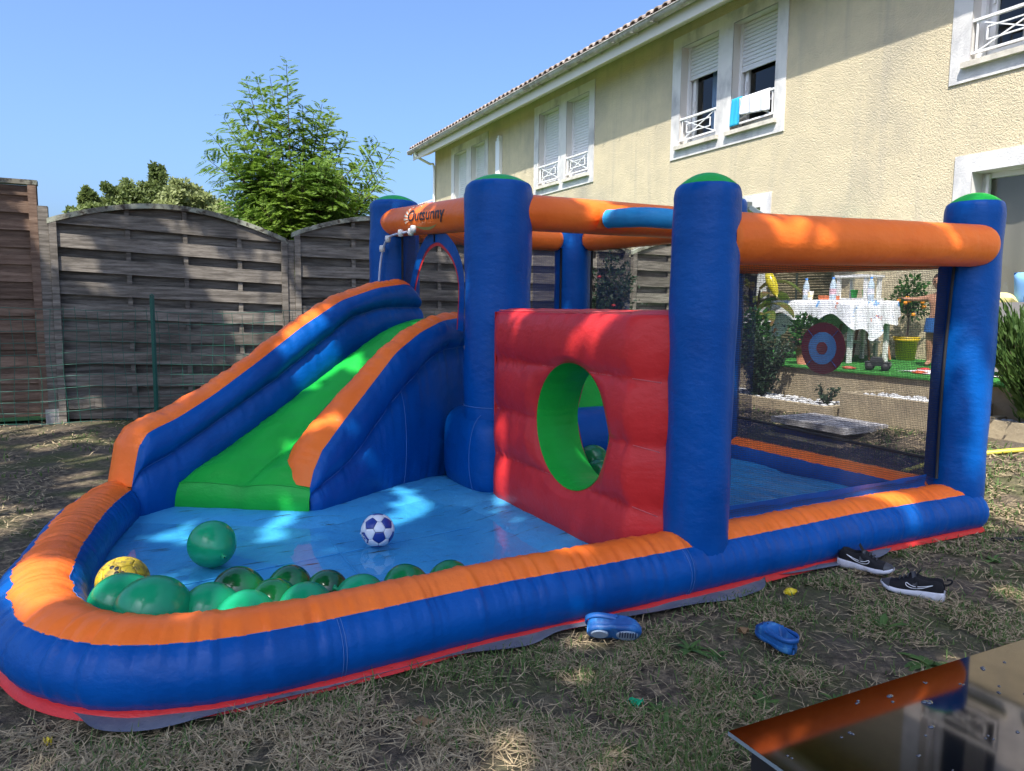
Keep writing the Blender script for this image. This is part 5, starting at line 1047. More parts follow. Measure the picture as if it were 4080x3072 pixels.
# balloons on the house wall and the folded awning arm
WBAL = M('white_balloon', (.70, .70, .72), .25, .5, coat=.3, trans=.2); TEAL = M('teal_balloon', (.03, .45, .36), .2, .5, coat=.3, trans=.3); YBAL = M('yellow_balloon', (.65, .55, .03), .2, .5, coat=.3, trans=.3); GBAL = M('bright_green_balloon', (.04, .45, .06), .2, .5, coat=.3, trans=.3)
for x, y, z, r, m, lb in ((-3.05, -.25, 2.50, .13, WBAL, 'white balloon under the folded awning arm'), (-2.75, -.25, 2.46, .13, WBAL, 'second white balloon beside the folded awning arm'), (-2.45, -.22, 2.42, .12, GBAL, 'bright green balloon on the house wall by the white ones'), (-1.42, -.2, 2.28, .15, TEAL, 'teal balloon on the house wall'), (-1.22, -.2, 2.22, .13, YBAL, 'yellow balloon on the house wall beside the teal one')): balloon(HW(x, y, z), r, m, lb, (.2, .1))
o = hroot('awning_arm', -3.0, -.05, 2.62, 'folded grey metal awning arm on the house wall', 'awning arm'); GM = M('grey_metal', (.16, .19, .20), .4, .5, .6); mb = MB(); mb.bar((-.25, -.12, -.02), (-.02, -.22, .14), .05); mb.build('lower_arm', GM, o); MB().bar((-.02, -.22, .14), (.32, -.10, -.10), .06).build('upper_arm', GM, o); MB().box(-.07, .03, -.26, -.18, .11, .19).build('joint', GM, o); MB().box(-.3, -.2, -.14, .05, -.07, .02).build('bracket', GM, o)
# garden sofa on the right with cushions
o = hroot('garden_sofa', 1.75, -1.25, TZt, 'grey garden sofa behind the long-leaved bush', 'sofa'); SG = M('grey_sofa_fabric', (.24, .22, .21), .9, bump=(60, .3, .005))
MB().box(-.5, .9, -.4, .4, .05, .38).build('base', SG, o); MB().box(-.5, .9, -.42, -.24, .38, .66).build('backrest', SG, o)
for x in (-.5, .75): MB().box(x, x+.15, -.24, .4, .38, .58).build('armrest', SG, o)
for x in (-.45, .8):
    for y in (-.35, .3): MB().box(x, x+.05, y, y+.05, 0, .05).build('leg', DFR, o)
def cushion(x, y, z, w, h, m, label, rz=0, rx=.3):
    o = hroot('cushion', x, y, z, label, 'cushion', None, rz); o.rotation_euler[0] = rx; G = np.zeros((13, 13, 2))
    for sg in (0, 1):
        P_ = [[(w*(i/6-1), (1 if sg else -1)*.07*(max(0, (1-(i/6-1)**4)*(1-(j/6-1)**4)))**.5, h*(j/6-1)+h) for j in range(13)] for i in range(13)]; grid('cover', P_, m, o, flip=not sg)
cushion(1.32, -1.52, 1.30, .20, .07, M('yellow_cushion', (.62, .55, .22), .9), 'yellow cushion lying on the sofa back', 0, 1.2); cushion(1.62, -1.45, 1.28, .17, .15, M('blue_cushion', (.18, .38, .68), .9), 'light blue cushion on the sofa', .2, .25)

# ================================================================== child on the terrace, mostly behind the right pillar
SKIN = M('skin', (.40, .21, .13), .55, .4, sss=0, var=(8, (.34, .17, .10), .4, .7)); HAIR = M('dark_hair', (.018, .012, .009), .6, bump=(120, .6, .004, (1, 1, .2))); TRUNK = M('swim_trunks', (.02, .10, .30), .8)
ch = hroot('person', .46, -1.0, TZt, 'bare-chested child in swim trunks reaching one arm towards the citrus tree', 'person', None, math.radians(12))
def skin_body(J, E_, root, name, m, par, sub=2):
    me = bpy.data.meshes.new(name); me.from_pydata([j[:3] for j in J], E_, []); o = link(name, me, par); o.modifiers.new('skin', 'SKIN'); sk = me.skin_vertices[0].data
    for v, j in zip(sk, J): v.radius = (j[3], j[4] if len(j) > 4 else j[3]); v.use_root = False
    sk[root].use_root = True; md = o.modifiers.new('sub', 'SUBSURF'); md.levels = sub; md.render_levels = sub; me.materials.append(m)
    o.modifiers['skin'].use_smooth_shade = True; return o
# local: faces -y, x to its left/right; total height about 0.98 m
J = [(0, 0, .46, .085, .065), (0, 0, .54, .082, .062), (0, .005, .64, .092, .066), (0, .008, .72, .085, .058), (0, .005, .765, .035), (0, -.005, .80, .034),
     (-.095, .005, .715, .040), (-.18, -.02, .70, .030), (-.265, -.045, .70, .024), (-.325, -.06, .71, .016),
     (.095, .005, .715, .038), (.135, .01, .60, .028), (.145, -.02, .50, .023), (.15, -.04, .44, .017),
     (.052, 0, .42, .062), (.062, -.012, .25, .044), (.064, .006, .13, .036), (.064, .01, .045, .026), (.066, -.06, .018, .022),
     (-.052, 0, .42, .062), (-.062, .0, .25, .044), (-.064, .02, .13, .036), (-.064, .02, .045, .026), (-.066, -.05, .018, .022)]
E_ = [(0, 1), (1, 2), (2, 3), (3, 4), (4, 5), (3, 6), (6, 7), (7, 8), (8, 9), (3, 10), (10, 11), (11, 12), (12, 13), (0, 14), (14, 15), (15, 16), (16, 17), (17, 18), (0, 19), (19, 20), (20, 21), (21, 22), (22, 23)]
for base, dr in ((9, (-.95, -.2, .15)), (13, (.05, -.25, -.95))):
    bx, by, bz = J[base][:3]; d = Vector(dr).normalized(); s_ = d.cross(Vector((0, .3, 1))).normalized()
    for k, (off, ln) in enumerate(((-.013, .034), (-.004, .042), (.005, .040), (.013, .032))):
        i = len(J); p0 = Vector((bx, by, bz))+d*.018+s_*off; p1 = p0+d*ln*.55; p2 = p1+d*ln*.45+Vector((0, .004, -.010)); J += [(*p0, .0062), (*p1, .0056), (*p2, .0045)]; E_ += [(base, i), (i, i+1), (i+1, i+2)]
    i = len(J); p0 = Vector((bx, by, bz))+s_*-.018+d*.004; p1 = p0+d*.02+s_*-.012; J += [(*p0, .0068), (*p1, .0055)]; E_ += [(base, i), (i, i+1)]
body = skin_body(J, E_, 0, 'body', SKIN, ch)
# head: shaped sphere with brow, nose, chin
n1, n2 = 28, 20; G = np.zeros((n2, n1, 3))
for i, ph in enumerate(np.linspace(.02, math.pi-.02, n2)):
    for j, t in enumerate(np.linspace(0, 2*math.pi, n1, endpoint=False)):
        x, y, z = math.sin(ph)*math.sin(t), -math.sin(ph)*math.cos(t), math.cos(ph); low = max(0, -z); X, Y, Z_ = x*.066*(1-.22*low), y*.080*(1-.10*low), z*.092
        if y < -.5: Y -= .012*math.exp(-(x/.14)**2-((z+.12)/.16)**2)+.004*math.exp(-(x/.3)**2-((z+.45)/.08)**2)-.005*(math.exp(-((abs(x)-.36)/.14)**2-((z-.05)/.10)**2))+.004*math.exp(-(x/.35)**2-((z+.80)/.12)**2)
        G[i, j] = (X, Y, .875+Z_)
hd = grid('head', G, SKIN, ch, cv=True, flip=True)
for sx in (-1, 1):
    MB().lathe([(.001, -.003), (.018, -.002), (.022, .003), (.014, .006), (.001, .004)], 12, (0, 0, 0), Matrix.Translation((sx*.066, .004, .868)) @ Matrix.Rotation(sx*math.pi/2, 4, 'Y') @ Matrix.Diagonal((1.2, .8, 1, 1))).build('ear', SKIN, hd, True)
    MB().lathe([(.001, 0), (.0075, .0015), (.009, .0)], 10, (0, 0, 0), Matrix.Translation((sx*.025, -.0745, .878)) @ Matrix.Rotation(math.pi/2, 4, 'X')).build('eye', M('eye', (.03, .02, .015), .2), hd, True)
    tube('eyebrow', [(sx*.012, -.079, .895), (sx*.026, -.076, .899), (sx*.038, -.069, .895)], .0025, HAIR, hd, 5)
tube('mouth', [(-.017, -.074, .829), (0, -.080, .827), (.017, -.074, .829)], .003, M('lips', (.35, .13, .10), .5), hd, 6)
G = np.zeros((11, 28, 3))
for i, ph in enumerate(np.linspace(.02, 1.55, 11)):
    for j, t in enumerate(np.linspace(0, 2*math.pi, 28, endpoint=False)):
        e = 1.35 if math.cos(t) < .35 else .86; p_ = ph*e/1.35*(1+.04*math.sin(t*9)); r_ = 1.07+.03*vnoise(np.array(t*4), np.array(ph*5)); G[i, j] = (math.sin(p_)*math.sin(t)*.066*r_, -math.sin(p_)*math.cos(t)*.080*r_, .877+math.cos(p_)*.092*r_)
hr = grid('hair', G, HAIR, hd, cv=True, flip=True)
G = np.zeros((8, 24, 3))
for i, z in enumerate(np.linspace(.36, .51, 8)):
    for j, t in enumerate(np.linspace(0, 2*math.pi, 24, endpoint=False)): k = 1+.12*(.51-z)/.15; G[i, j] = (.112*k*math.cos(t), .083*k*math.sin(t), z)
grid('swim_trunks', G, TRUNK, ch, cv=True)
# ================================================================== vegetation
def leafmat(name, c1, c2, trans=.35, scale=3.):
    return M(name, c1, .55, .35, var=(scale, c2, .35, .65), trans=trans)
def rand_unit(n): v = RNG.normal(size=(n, 3)); return v/np.linalg.norm(v, axis=1)[:, None]
def leaf_cards(name, C, D, Nn, ln, wd, m, parent):
    """one bent rhombic leaf per row: centre line from C along D, facing Nn"""
    n = len(C); S = np.cross(D, Nn); S /= np.linalg.norm(S, axis=1)[:, None]+1e-9; U = np.cross(S, D); ln = ln[:, None]; wd = wd[:, None]
    V = np.stack([C, C+D*ln*.45+S*wd*.5+U*wd*.15, C+D*ln-U*ln*.08, C+D*ln*.45-S*wd*.5+U*wd*.15], 1).reshape(-1, 3); idx = np.arange(4*n).reshape(-1, 4)
    tri = np.concatenate([idx[:, [0, 1, 2]], idx[:, [0, 2, 3]]], 1).reshape(-1); return fastmesh(name, V, tri, np.full(2*n, 3), m, parent)
def crown_points(centers, radii, n):
    k = RNG.integers(0, len(centers), n); d = rand_unit(n); r = RNG.random(n)**(1/2.2); return np.array(centers)[k]+d*(r[:, None]*np.array(radii)[k]), d
def trunk(name, pts, r, m, parent, n=9): V, F = tubeVF(pts, r, n); return mk(name, V, F, m, parent)
BARK = M('bark', (.10, .075, .055), .95, .1, var=(9, (.05, .038, .028), .4, .65, (3, 3, .6)), bump=(22, .9, .02, (3, 3, .5)))

# feathery mimosa tree behind the fence
MIM = leafmat('mimosa_leaf', (.20, .30, .035), (.12, .22, .03), .45, 1.2)
mt = tag(empty('mimosa_tree', FW(2.75, 1.5, .05)), 'feathery bright green mimosa tree rising behind the wooden fence', 'tree'); MO = np.array(FW(2.75, 1.5, .05))
def pix(x, y, Y):
    d = _f2+CR*(x-CX)/FPX-CU*(y-CY)/FPX; t = Y/d[1]; return np.array([0, 0, CAMH])+d*t
_f2 = np.array([0, math.cos(math.radians(6.1)), -math.sin(math.radians(6.1))])
tips = [(1140, 235), (1072, 285), (1020, 300), (980, 318), (925, 410), (885, 460), (845, 540), (815, 625), (1205, 410), (1250, 440), (1285, 405), (1325, 430), (1385, 530), (1300, 480), (1520, 560), (1565, 600), (1540, 690), (1505, 750), (860, 720), (950, 520), (1100, 420), (1165, 560), (1230, 560), (1420, 640), (1450, 780), (1000, 600), (905, 640), (1060, 560)]
for k in range(118): tips.append((random.uniform(890, 1500), random.uniform(600, 1120)))
fr_R, fr_T, fr_S, fr_L = [], [], [], []
mb = MB(); base = np.array([0, 0, 0.]); hub = np.array([.05, 0, 1.35])
mb.tube([base, base+np.array([.03, 0, .7]), hub], [.075, .065, .055], 9)
for ti, (x, y) in enumerate(tips):
    Y = MO[1]+random.uniform(-.75, .75)*(.5 if ti < 18 else 1.0); tp = pix(x, y, Y)-MO; st = hub+np.array([random.uniform(-.1, .1), random.uniform(-.1, .1), random.uniform(-.25, .9)])
    if tp[2] < st[2]+.3: st[2] = max(.5, tp[2]-.5)
    up = np.array([0, 0, .45]); cs, _ = catmull([st, st*.62+tp*.38-np.array([0, 0, .05]), st*.28+tp*.72+np.array([0, 0, .0]), tp], .03)
    Ln = len(cs); mb.tube(cs[::3], list(np.linspace(.020, .003, len(cs[::3]))), 5)
    for i in range(int(Ln*.22), Ln, 1):
        f_ = i/Ln
        if random.random() > .92: continue
        t = cs[min(i+1, Ln-1)]-cs[i-1]; t /= np.linalg.norm(t)+1e-9; a = i*2.4+random.uniform(-.4, .4); side = np.cross(t, [math.cos(a), math.sin(a), .1]); side /= np.linalg.norm(side)+1e-9
        d = t*.55+side*.85; d /= np.linalg.norm(d); ln = random.uniform(.19, .32)*(1 if f_ < .85 else .35+.65*(1-f_)/.15)
        fr_R.append(cs[i]); fr_T.append(d); fr_S.append(np.cross(d, [0, 0, 1.])+RNG.normal(size=3)*.15); fr_L.append(ln)
mb.build('trunk', BARK, mt, True)
R_, T_, S_, L_ = np.array(fr_R), np.array(fr_T), np.array(fr_S), np.array(fr_L); S_ /= np.linalg.norm(S_, axis=1)[:, None]+1e-9; U_ = np.cross(S_, T_)
C, D, Nv, ln, wd = [], [], [], [], []
for k in range(11):
    t = .12+.86*k/10; ctr = R_+T_*(L_*t)[:, None]-U_*0-np.array([0, 0, 1.])*(L_*.28*t*t)[:, None]; pl = L_*.30*(math.sin(math.pi*(.12+.8*t))**.7)
    for sg in (-1, 1):
        dd = S_*sg*.86+T_*.5-np.array([0, 0, .12]); dd /= np.linalg.norm(dd, axis=1)[:, None]; C.append(ctr); D.append(dd); Nv.append(U_+RNG.normal(size=U_.shape)*.55+np.array([0, -.4, 0])); ln.append(pl); wd.append(pl*.30)
leaf_cards('crown', np.concatenate(C), np.concatenate(D), np.concatenate(Nv), np.concatenate(ln), np.concatenate(wd), MIM, mt)

# leafy trees further beyond the fence
OAK = leafmat('oak_leaf', (.17, .21, .06), (.10, .14, .04), .4, .9); PALE = leafmat('pale_leaf', (.30, .33, .13), (.19, .23, .08), .4, .9)
def bushy(name, base, ctrs, rad, n, ls, m, label, group, trunk_r=.09):
    o = tag(empty(name, base), label, 'tree' if 'tree' in name else 'shrub', group); B = np.array(base); ctrs = np.array(ctrs)-B; sub, sr = [], []
    for c, r in zip(ctrs, rad):
        for k in range(26): d = rand_unit(1)[0]; sub.append(c+d*np.array(r)*random.uniform(.35, 1.12)); sr.append(np.array(r)*random.uniform(.14, .42))
    P_, d = crown_points(sub, sr, n); dr = rand_unit(n)*.8+d*.7; dr /= np.linalg.norm(dr, axis=1)[:, None]; nv = rand_unit(n)*.8+d*.9+np.array([-.1, -.4, .3])
    leaf_cards('crown', P_, dr, nv, ls*RNG.uniform(.7, 1.3, n), ls*.62*RNG.uniform(.7, 1.3, n), m, o)
    mb = MB(); top = ctrs.mean(0); mb.tube([(0, 0, 0), tuple(top*.4), tuple(top*.75)], [trunk_r, trunk_r*.8, trunk_r*.5], 8)
    for c in ctrs:
        for k in range(5): q = c+rand_unit(1)[0]*.5*np.array(rad[0]); mb.tube([tuple(top*.5), tuple(top*.4+q*.45), tuple(q)], [trunk_r*.5, trunk_r*.35, trunk_r*.1], 5)
    mb.build('trunk', BARK, o, True); return o
TG = 'trees beyond the fence'
def px_tree(name, blobs, Yd, n, ls, m, label):
    cs = [pix(x, y, Yd+dy) for x, y, rx, rz, dy in blobs]; sc_ = Yd/FPX; rad = [(rx*sc_, rx*sc_, rz*sc_) for x, y, rx, rz, dy in blobs]; b = np.mean(cs, 0); return bushy(name, (b[0], b[1], 0.05), cs, rad, n, ls, m, label, TG)
px_tree('leafy_tree', [(370, 860, 75, 60, 0), (470, 805, 65, 65, .3), (420, 905, 140, 80, 0), (350, 800, 35, 40, 0)], 14.5, 14000, .085, OAK, 'round dark-leaved tree top above the left end of the fence arch')
px_tree('leafy_tree', [(555, 800, 60, 65, 0), (632, 745, 38, 80, .2), (590, 880, 120, 85, 0), (520, 850, 80, 70, 0)], 15.0, 15000, .085, OAK, 'dark-leaved tree with a pointed top over the middle of the fence arch')
px_tree('leafy_tree', [(725, 800, 60, 65, 0), (800, 815, 80, 65, .4), (760, 890, 140, 80, 0), (690, 850, 70, 70, 0)], 14.2, 15000, .085, PALE, 'pale olive-leaved tree left of the mimosa')
px_tree('leafy_tree', [(960, 900, 110, 90, 0), (1100, 960, 130, 110, .4), (1020, 1000, 170, 110, 0)], 13.5, 12000, .085, PALE, 'pale olive-leaved tree half hidden behind the mimosa')
px_tree('leafy_tree', [(1350, 960, 140, 130, 0), (1480, 1010, 110, 90, .3), (1300, 780, 90, 90, .2)], 14, 12000, .085, PALE, 'pale leafy tree between the mimosa and the castle pillar')

# big shade trees behind and beside the photographer: they cast the dappled shade
SHL = leafmat('shade_leaf', (.08, .13, .03), (.05, .09, .02), .4, 2.)
def shade_tree(base, blobs, n, label, seed, holes):
    o = tag(empty('shade_tree', base), label, 'tree', 'tall shade trees around the lawn'); B = np.array(base)
    vol = np.array([r[0]*r[1] for c, r in blobs]); k = RNG.choice(len(blobs), n, p=vol/vol.sum()); d = rand_unit(n); r = RNG.random(n)**(1/3)
    P_ = np.array([c for c, r_ in blobs])[k]+d*r[:, None]*np.array([r_ for c, r_ in blobs])[k]
    # open some gaps along the sun's direction so that light falls through in patches
    q = P_-np.array(SUND)[None, :]*((P_[:, 2])/SUND[2])[:, None]; hn = fbm(q[:, 0]*3.3+seed, q[:, 1]*3.3+seed*2, 2); keep = hn < holes; P_ = P_[keep]; n = len(P_)
    dr = rand_unit(n); nv = rand_unit(n)*.9+np.array([0, 0, 1.]); leaf_cards('crown', P_-B, dr, nv, .12*RNG.uniform(.7, 1.3, n), .095*RNG.uniform(.7, 1.3, n), SHL, o)
    mb = MB(); mb.tube([(0, 0, -.1), (.10, .05, 2.8), (.02, .12, 4.8), (0, .2, 6.4)], [.28, .23, .19, .10], 12)
    for c, r_ in blobs:
        for k in range(7):
            e = np.array(c)-B+rand_unit(1)[0]*np.array(r_)*.75; e[2] = max(e[2], 6.3); mb.tube([(0, .12, 4.6), tuple(np.array([0, .12, 5.2])*.5+e*.5+np.array([0, 0, .5])), tuple(e)], [.09, .05, .012], 6)
    mb.build('trunk', BARK, o, True); return o
def aloft(cx, cy, rx, ry, h, rz=.8): k = (h-.8)/SUND[2]; return ((cx+SUND[0]*k, cy+SUND[1]*k, h), (rx, ry, rz))
shade_tree((-2.6, -5.5, 0), [aloft(-.3, 2.5, 3.4, 2.0, 7.2), aloft(.3, 4.8, 2.6, 2.6, 7.5), aloft(1.5, 1.9, 2.0, 1.4, 7.0)], 80000, 'tall spreading tree behind the photographer shading the castle', 3., .475)
shade_tree((-6.8, -2.5, 0), [aloft(-3.3, 5.4, 3.1, 2.8, 7.4), aloft(-1.5, 7.8, 3.0, 2.1, 7.7), aloft(-6.2, 6.6, 2.6, 2.6, 7.1)], 80000, 'tall tree left of the garden shading the wooden fence', 3., .44)

# shrubs and pot plants
DKL = leafmat('dark_shrub_leaf', (.030, .065, .028), (.015, .035, .018), .25, 4.); OLE = leafmat('oleander_leaf', (.11, .19, .045), (.06, .12, .03), .35, 4.); CIT = leafmat('citrus_leaf', (.04, .13, .02), (.02, .08, .015), .3, 6.)
def shrub(name, base, h, r, n, ls, ww, m, label, upright=.3, stems=9, cat='shrub'):
    o = tag(empty(name, base), label, cat); P_ = []; mb = MB(); dr = []
    for k in range(stems):
        a = random.uniform(0, 6.28); q = random.uniform(.3, 1)**.7*r; tip = np.array([q*math.cos(a), q*math.sin(a), h*random.uniform(.72, 1.0)*(1-.25*(q/r)**2)]); cs, _ = catmull([(0, 0, -.02), tuple(tip*np.array([.35, .35, .45])), tuple(tip)], .02); mb.tube(cs[::4], list(np.linspace(.008, .002, len(cs[::4]))), 5)
        for c in cs[int(len(cs)*.15):]: P_.append(c); dr.append(tip/np.linalg.norm(tip))
    mb.build('stem', BARK, o, True); P_ = np.array(P_); dr = np.array(dr); k = RNG.integers(0, len(P_), n); q = P_[k]+RNG.normal(size=(n, 3))*r*.07; d = rand_unit(n)*(1-upright)+dr[k]*upright*1.4; d /= np.linalg.norm(d, axis=1)[:, None]
    leaf_cards('foliage', q, d, rand_unit(n)+np.array([0, 0, .6]), ls*RNG.uniform(.6, 1.3, n), ls*ww*RNG.uniform(.7, 1.3, n), m, o); return o
shrub('oleander_bush', HW(2.22, -2.52, .36), .98, .42, 6500, .11, .2, OLE, 'long-leaved green bush growing at the planter right of the castle', .7, 60)
shrub('oleander_bush', HW(2.95, -2.5, .36), .95, .42, 1600, .10, .2, OLE, 'second long-leaved bush further along the planter', .75, 22)
shrub('garden_shrub', HW(-.32, -2.66, .31), .78, .40, 3000, .055, .45, DKL, 'dark small-leaved shrub growing among the white pebbles', .2, 22)
shrub('garden_shrub', HW(.45, -2.6, .31), .22, .12, 200, .05, .45, DKL, 'tiny dark plant at the corner of the pebble bed', .3, 7)
fs = shrub('climbing_shrub', FW(6.35, -.35, 0.0), 2.15, .62, 7500, .06, .5, DKL, 'tall dark climbing shrub with red blossoms against the fence', .2, 44)
REDF = M('red_blossom', (.35, .015, .02), .6)
for k in range(8): a = random.uniform(0, 6.28); MB().lathe([(.001, -.02), (.022, -.012), (.03, .004), (.016, .016), (.001, .012)], 9, (.45*math.cos(a), .45*math.sin(a)-.1, random.uniform(.5, 1.7))).build('blossom', REDF, fs, True)
# citrus tree standing in the yellow pot
ct = tag(empty('citrus_tree', HW(-.35, -.30, TZt+.2)), 'small citrus tree full of oranges in the yellow pot', 'citrus tree'); mb = MB(); mb.tube([(0, 0, 0), (.01, 0, .2), (0, .01, .38)], [.012, .010, .008], 7)
for k in range(12): a = k*2.4; mb.tube([(0, .01, .30+.01*k), (.10*math.cos(a), .10*math.sin(a), .42+.02*k), (.17*math.cos(a), .17*math.sin(a), .44+.025*k)], [.006, .004, .002], 5)
mb.build('trunk', BARK, ct, True); P_, d = crown_points([(0, 0, .55), (.05, 0, .42), (-.07, .02, .50), (.02, 0, .66)], [(.17, .17, .14)]*4, 700); leaf_cards('crown', P_, d, rand_unit(700)+np.array([0, 0, .6]), .055*RNG.uniform(.7, 1.2, 700), .028*RNG.uniform(.7, 1.2, 700), CIT, ct)
ORF = M('orange_fruit', (.75, .26, .01), .4, .5, bump=(150, .2, .002))
for k in range(15): a = random.uniform(2.2, 6.2); MB().lathe([(max(.0004, .024*math.sin(t)), -.023*math.cos(t)) for t in np.linspace(0, math.pi, 9)], 12, (.16*math.cos(a), .16*math.sin(a), random.uniform(.30, .56))).build('orange', ORF, ct, True)
# big-leaved tropical plant with yellow bird balloon, flower pots by the table
tp = tag(empty('tropical_plant', HW(-1.35, -1.75, TZt)), 'tropical plant with broad paddle leaves beside the party table', 'plant'); PAD = M('paddle_leaf', (.10, .15, .025), .45, .4, var=(4, (.17, .06, .03), .45, .7), trans=.35)
for k in range(11):
    a = k*2.4+.5; le = random.uniform(.45, .75); ht = random.uniform(.35, .95); V = []; m_ = 12
    for i in range(m_):
        u_ = i/(m_-1); w = .12*math.sin(math.pi*min(1, u_*.96+.03))**.6; cx_, cz_ = .06+le*.75*u_, ht+le*.65*u_-le*.75*u_*u_
        for sg in (-1, 0, 1): V.append((cx_*math.cos(a)-sg*w*math.sin(a), cx_*math.sin(a)+sg*w*math.cos(a), cz_+abs(sg)*.03))
    o = mk('leaf', V, grid_faces(m_, 3), PAD, tp); tube('leaf_stalk', [(0, 0, 0), (.04*math.cos(a), .04*math.sin(a), ht*.6), (.06*math.cos(a), .06*math.sin(a), ht)], .012, BARK, tp, 6)
bb = tag(empty('bird_balloon', HW(-1.0, -1.85, 1.55), HA), 'yellow foil balloon shaped like a slim bird above the tropical plant', 'balloon'); 
MB().lathe([(.001, -.20), (.03, -.16), (.055, -.06), (.06, .02), (.045, .09), (.035, .12), (.042, .16), (.03, .20), (.001, .215)], 16, (0, 0, 0), Matrix.Rotation(-.5, 4, 'Y')).build('body', YBAL, bb, True); MB().lathe([(.001, .03), (.016, 0), (.001, -.03)], 8, (-.12, -.02, .16)).build('beak', M('orange_beak', (.6, .2, .02), .4), bb, True)
for x, y, h, r, lb, fc in ((-.98, -2.1, .34, .16, 'terracotta pot plant with white flowers left of the target', (.65, .65, .66)), (-.30, -2.05, .30, .15, 'terracotta pot plant with pink flowers behind the target', (.55, .22, .22))):
    o = tag(empty('flower_pot', HW(x, y, TZt), HA), lb, 'flower pot'); TC = M('terracotta', (.42, .17, .09), .8); MB().lathe([(.07, 0), (.10, .17), (.112, .17), (.112, .20), (.098, .20), (.09, .16), (.001, .15)], 16).build('pot', TC, o, True); MB().lathe([(.001, .155), (.092, .16)], 16).build('soil', SOIL, o)
    n = 420; P_, d = crown_points([(0, 0, .20+h*.5)], [(r, r, h*.6)], n); leaf_cards('foliage', P_, d, rand_unit(n)+np.array([0, 0, .6]), .06*RNG.uniform(.6, 1.3, n), .04*RNG.uniform(.6, 1.3, n), CIT, o)
    fm = M('petal', fc, .6); 
    for k in range(16): q = rand_unit(1)[0]*np.array([r, r, h*.6])*1.02+np.array([0, 0, .2+h*.5]); MB().lathe([(.001, -.01), (.02, 0), (.026, .01), (.001, .006)], 8, tuple(q)).build('flower', fm, o, True)

# ================================================================== lawn: dead straw and green blades
STRAW = M('dead_straw', (.46, .365, .22), .9, .15, var=(45, (.22, .165, .10), .35, .65)); GRN = M('grass_blade', (.075, .15, .035), .7, .25, var=(40, (.15, .20, .07), .35, .65), trans=.3)
def scatter(n, rmin, rmax, seed):
    g = np.random.default_rng(seed); u_ = g.random(n); r = np.exp(np.log(rmin)+(np.log(rmax)-np.log(rmin))*u_**.85); a = g.uniform(-.72, .72, n); X, Y = r*np.sin(a), r*np.cos(a)
    ca, cb_ = castle_ab(X, Y); hx, hy = house_xy(X, Y); fy = (X-FX0[0])*FN[0]+(Y-FX0[1])*FN[1]
    dcurve = np.hypot(np.clip(ca+.95, None, 0), np.clip(cb_-.55, None, 0))
    inside = (ca > -1.63) & (ca < 3.04) & (cb_ > -.03) & (cb_ < 3.95) & ~((ca < -.95) & (cb_ < .55) & (dcurve > .66))
    sheet_ = (ca > -1.2) & (ca < 2.2) & (cb_ > -.12) & (cb_ <= -.03)
    ok = ~inside & (~sheet_ | (g.random(n) < .25)) & (hy < -2.98) & (fy < .6) & ~((hx > .6) & (hx < 1.4) & (hy > -3.52)); return X[ok], Y[ok], r[ok], g
def blades(name, n, seed, m, kind):
    X, Y, r, g = scatter(n, 1.0, 9.5, seed); dens = fbm(X*1.3+4, Y*1.3, 3); fine = fbm(X*6, Y*6+9, 2); leftbare = smooth01(-X, .9, 2.2)
    if kind == 'green': keep = g.random(len(X)) < np.clip((dens-.33+.06*smooth01(X, -.3, .6))*4.5, .14, 1)*np.clip((fine-.28)*4.0, .05, 1)*(1-.8*leftbare)
    else: keep = g.random(len(X)) < np.clip(1.35-(dens-.30)*2.2, .3, 1)*np.clip((fine-.27)*4.2, .08, 1)*(1-.72*leftbare)
    X, Y, r = X[keep], Y[keep], r[keep]; n = len(X); Z = ground_z(X, Y); a = g.uniform(0, 2*np.pi, n); sc_ = np.clip(r/2.6, 1, 2.6)
    if kind == 'green': L_ = g.uniform(.025, .065, n)*(.8+.8*fbm(X*2, Y*2, 2)); el = g.uniform(.5, 1.35, n); w = .0022*sc_; Z = Z-.003; droop = .35
    else: L_ = g.uniform(.025, .085, n); el = g.uniform(-.05, .38, n); w = .0015*sc_; Z = Z+g.uniform(.0, .018, n); droop = .2
    d = np.stack([np.cos(a)*np.cos(el), np.sin(a)*np.cos(el), np.sin(el)], 1); s_ = np.stack([-np.sin(a), np.cos(a), g.uniform(-.4, .4, n)], 1); B = np.stack([X, Y, Z], 1); k = g.uniform(-.35, .35, n)
    mid = B+d*(L_*.55)[:, None]+s_*(L_*k*.3)[:, None]; tip = B+d*L_[:, None]+s_*(L_*k)[:, None]-np.array([0, 0, 1.])*(L_*droop*g.random(n))[:, None]; tip[:, 2] = np.maximum(tip[:, 2], ground_z(tip[:, 0], tip[:, 1])+.002); w = w[:, None]
    V = np.stack([B-s_*w, B+s_*w, mid+s_*w*.8, mid-s_*w*.8, tip], 1).reshape(-1, 3); i = np.arange(n)*5; q = np.stack([i, i+1, i+2, i+3], 1); t = np.stack([i+3, i+2, i+4], 1)
    idx = np.concatenate([q, t], 1).ravel(); cnt = np.tile([4, 3], n); o = fastmesh(name, V, idx, cnt, m); return o
tag(blades('dead_grass', 260000, 21, STRAW, 'straw'), 'dry straw-coloured grass matted over the lawn', 'grass', None, 'stuff'); tag(blades('green_grass', 200000, 22, GRN, 'green'), 'short green grass blades scattered through the dry lawn', 'grass', None, 'stuff')
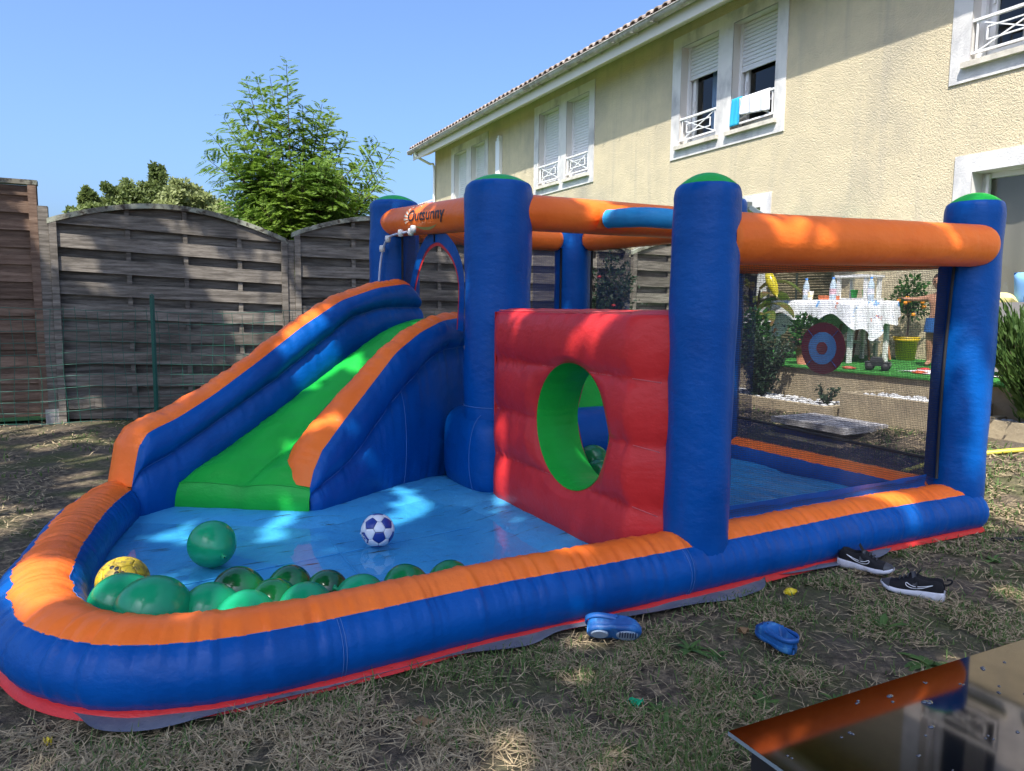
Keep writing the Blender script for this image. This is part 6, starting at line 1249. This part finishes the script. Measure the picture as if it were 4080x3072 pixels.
# broad-leaved weeds
WEED = M('weed_leaf', (.10, .19, .04), .55, .4, var=(6, (.05, .11, .03), .35, .65), trans=.3)
def weed(x, y, n, ln, label, up=.5):
    o = tag(empty('weed', (x, y, gz(x, y)-.004), random.uniform(0, 6)), label, 'weed', 'broad-leaved weeds in the lawn')
    for k in range(n):
        a = k*2.4+random.uniform(-.3, .3); le = ln*random.uniform(.6, 1.2); e = random.uniform(.15, 1.0)*up; V = []; m_ = 7; w0 = le*random.uniform(.09, .13); kk = random.uniform(-.3, .3)
        for i in range(m_):
            t = i/(m_-1); w = w0*math.sin(math.pi*(.08+.9*t))**.8; px_ = le*t*math.cos(e); pz = le*t*math.sin(e)-le*.35*t*t+.004; aa = a+kk*t
            for sg in (-1, 0, 1): V.append((px_*math.cos(aa)-sg*w*math.sin(aa), px_*math.sin(aa)+sg*w*math.cos(aa), max(.001, pz+(.25*w if sg else 0))))
        mk('leaf', V, grid_faces(m_, 3), WEED, o)
def gp(x, y): d = _f2+CR*(x-CX)/FPX-CU*(y-CY)/FPX; t = -CAMH/d[2]; return d[0]*t, d[1]*t
for x, y, n, ln, up, lb in ((2745, 2580, 12, .085, .9, 'sunlit leafy weed between the two blue clogs'), (2850, 2600, 9, .09, .5, 'low leafy weed just left of the upright clog'), (3510, 2510, 13, .11, 1.0, 'large leafy weed in front of the open-strap sneaker'), (3700, 2640, 14, .11, .6, 'sprawling weed beside the edge of the glass table'), (3050, 2780, 11, .10, .4, 'dark weed below the upright clog near the table corner'), (3330, 2780, 8, .07, .8, 'small sunlit weed above the table edge'), (2650, 2900, 10, .08, .8, 'leafy weed left of the table corner'), (3960, 2240, 10, .08, .8, 'weed patch behind the black sneakers'), (2620, 2830, 9, .07, .9, 'upright weed in the straw left of the table corner'), (1870, 2900, 10, .07, .5, 'flat weed on the bare soil before the castle'), (3950, 1950, 9, .09, .8, 'weed beside the yellow hose')):
    p_ = gp(x, y); weed(p_[0], p_[1], n, ln, lb, up)
# fallen leaves and a burst balloon scrap on the lawn
DRY = M('fallen_leaf', (.22, .13, .06), .8); 
for x, y, c, lb, s_ in ((2530, 2805, MINT, 'torn green balloon scrap lying in the grass', .035), (1690, 2900, DRY, 'pale withered leaf on the bare soil', .045), (2960, 2520, DRY, 'brown fallen leaf beside the upright clog', .028), (190, 2960, YEL, 'tiny yellow petal on the soil at the curved end', .014)):
    p_ = gp(x, y); G = [[(p_[0]+s_*(i/5-.5)*1.5, p_[1]+s_*(j/4-.5)*(1-abs(i/5-.5)), gz(*p_)+.018+.012*math.sin(i*1.7+j*1.3)) for j in range(5)] for i in range(6)]; o = grid('lawn_scrap', G, c); md = o.modifiers.new('thick', 'SOLIDIFY'); md.thickness = .001; tag(o, lb, 'scrap' if c is MINT else 'leaf')
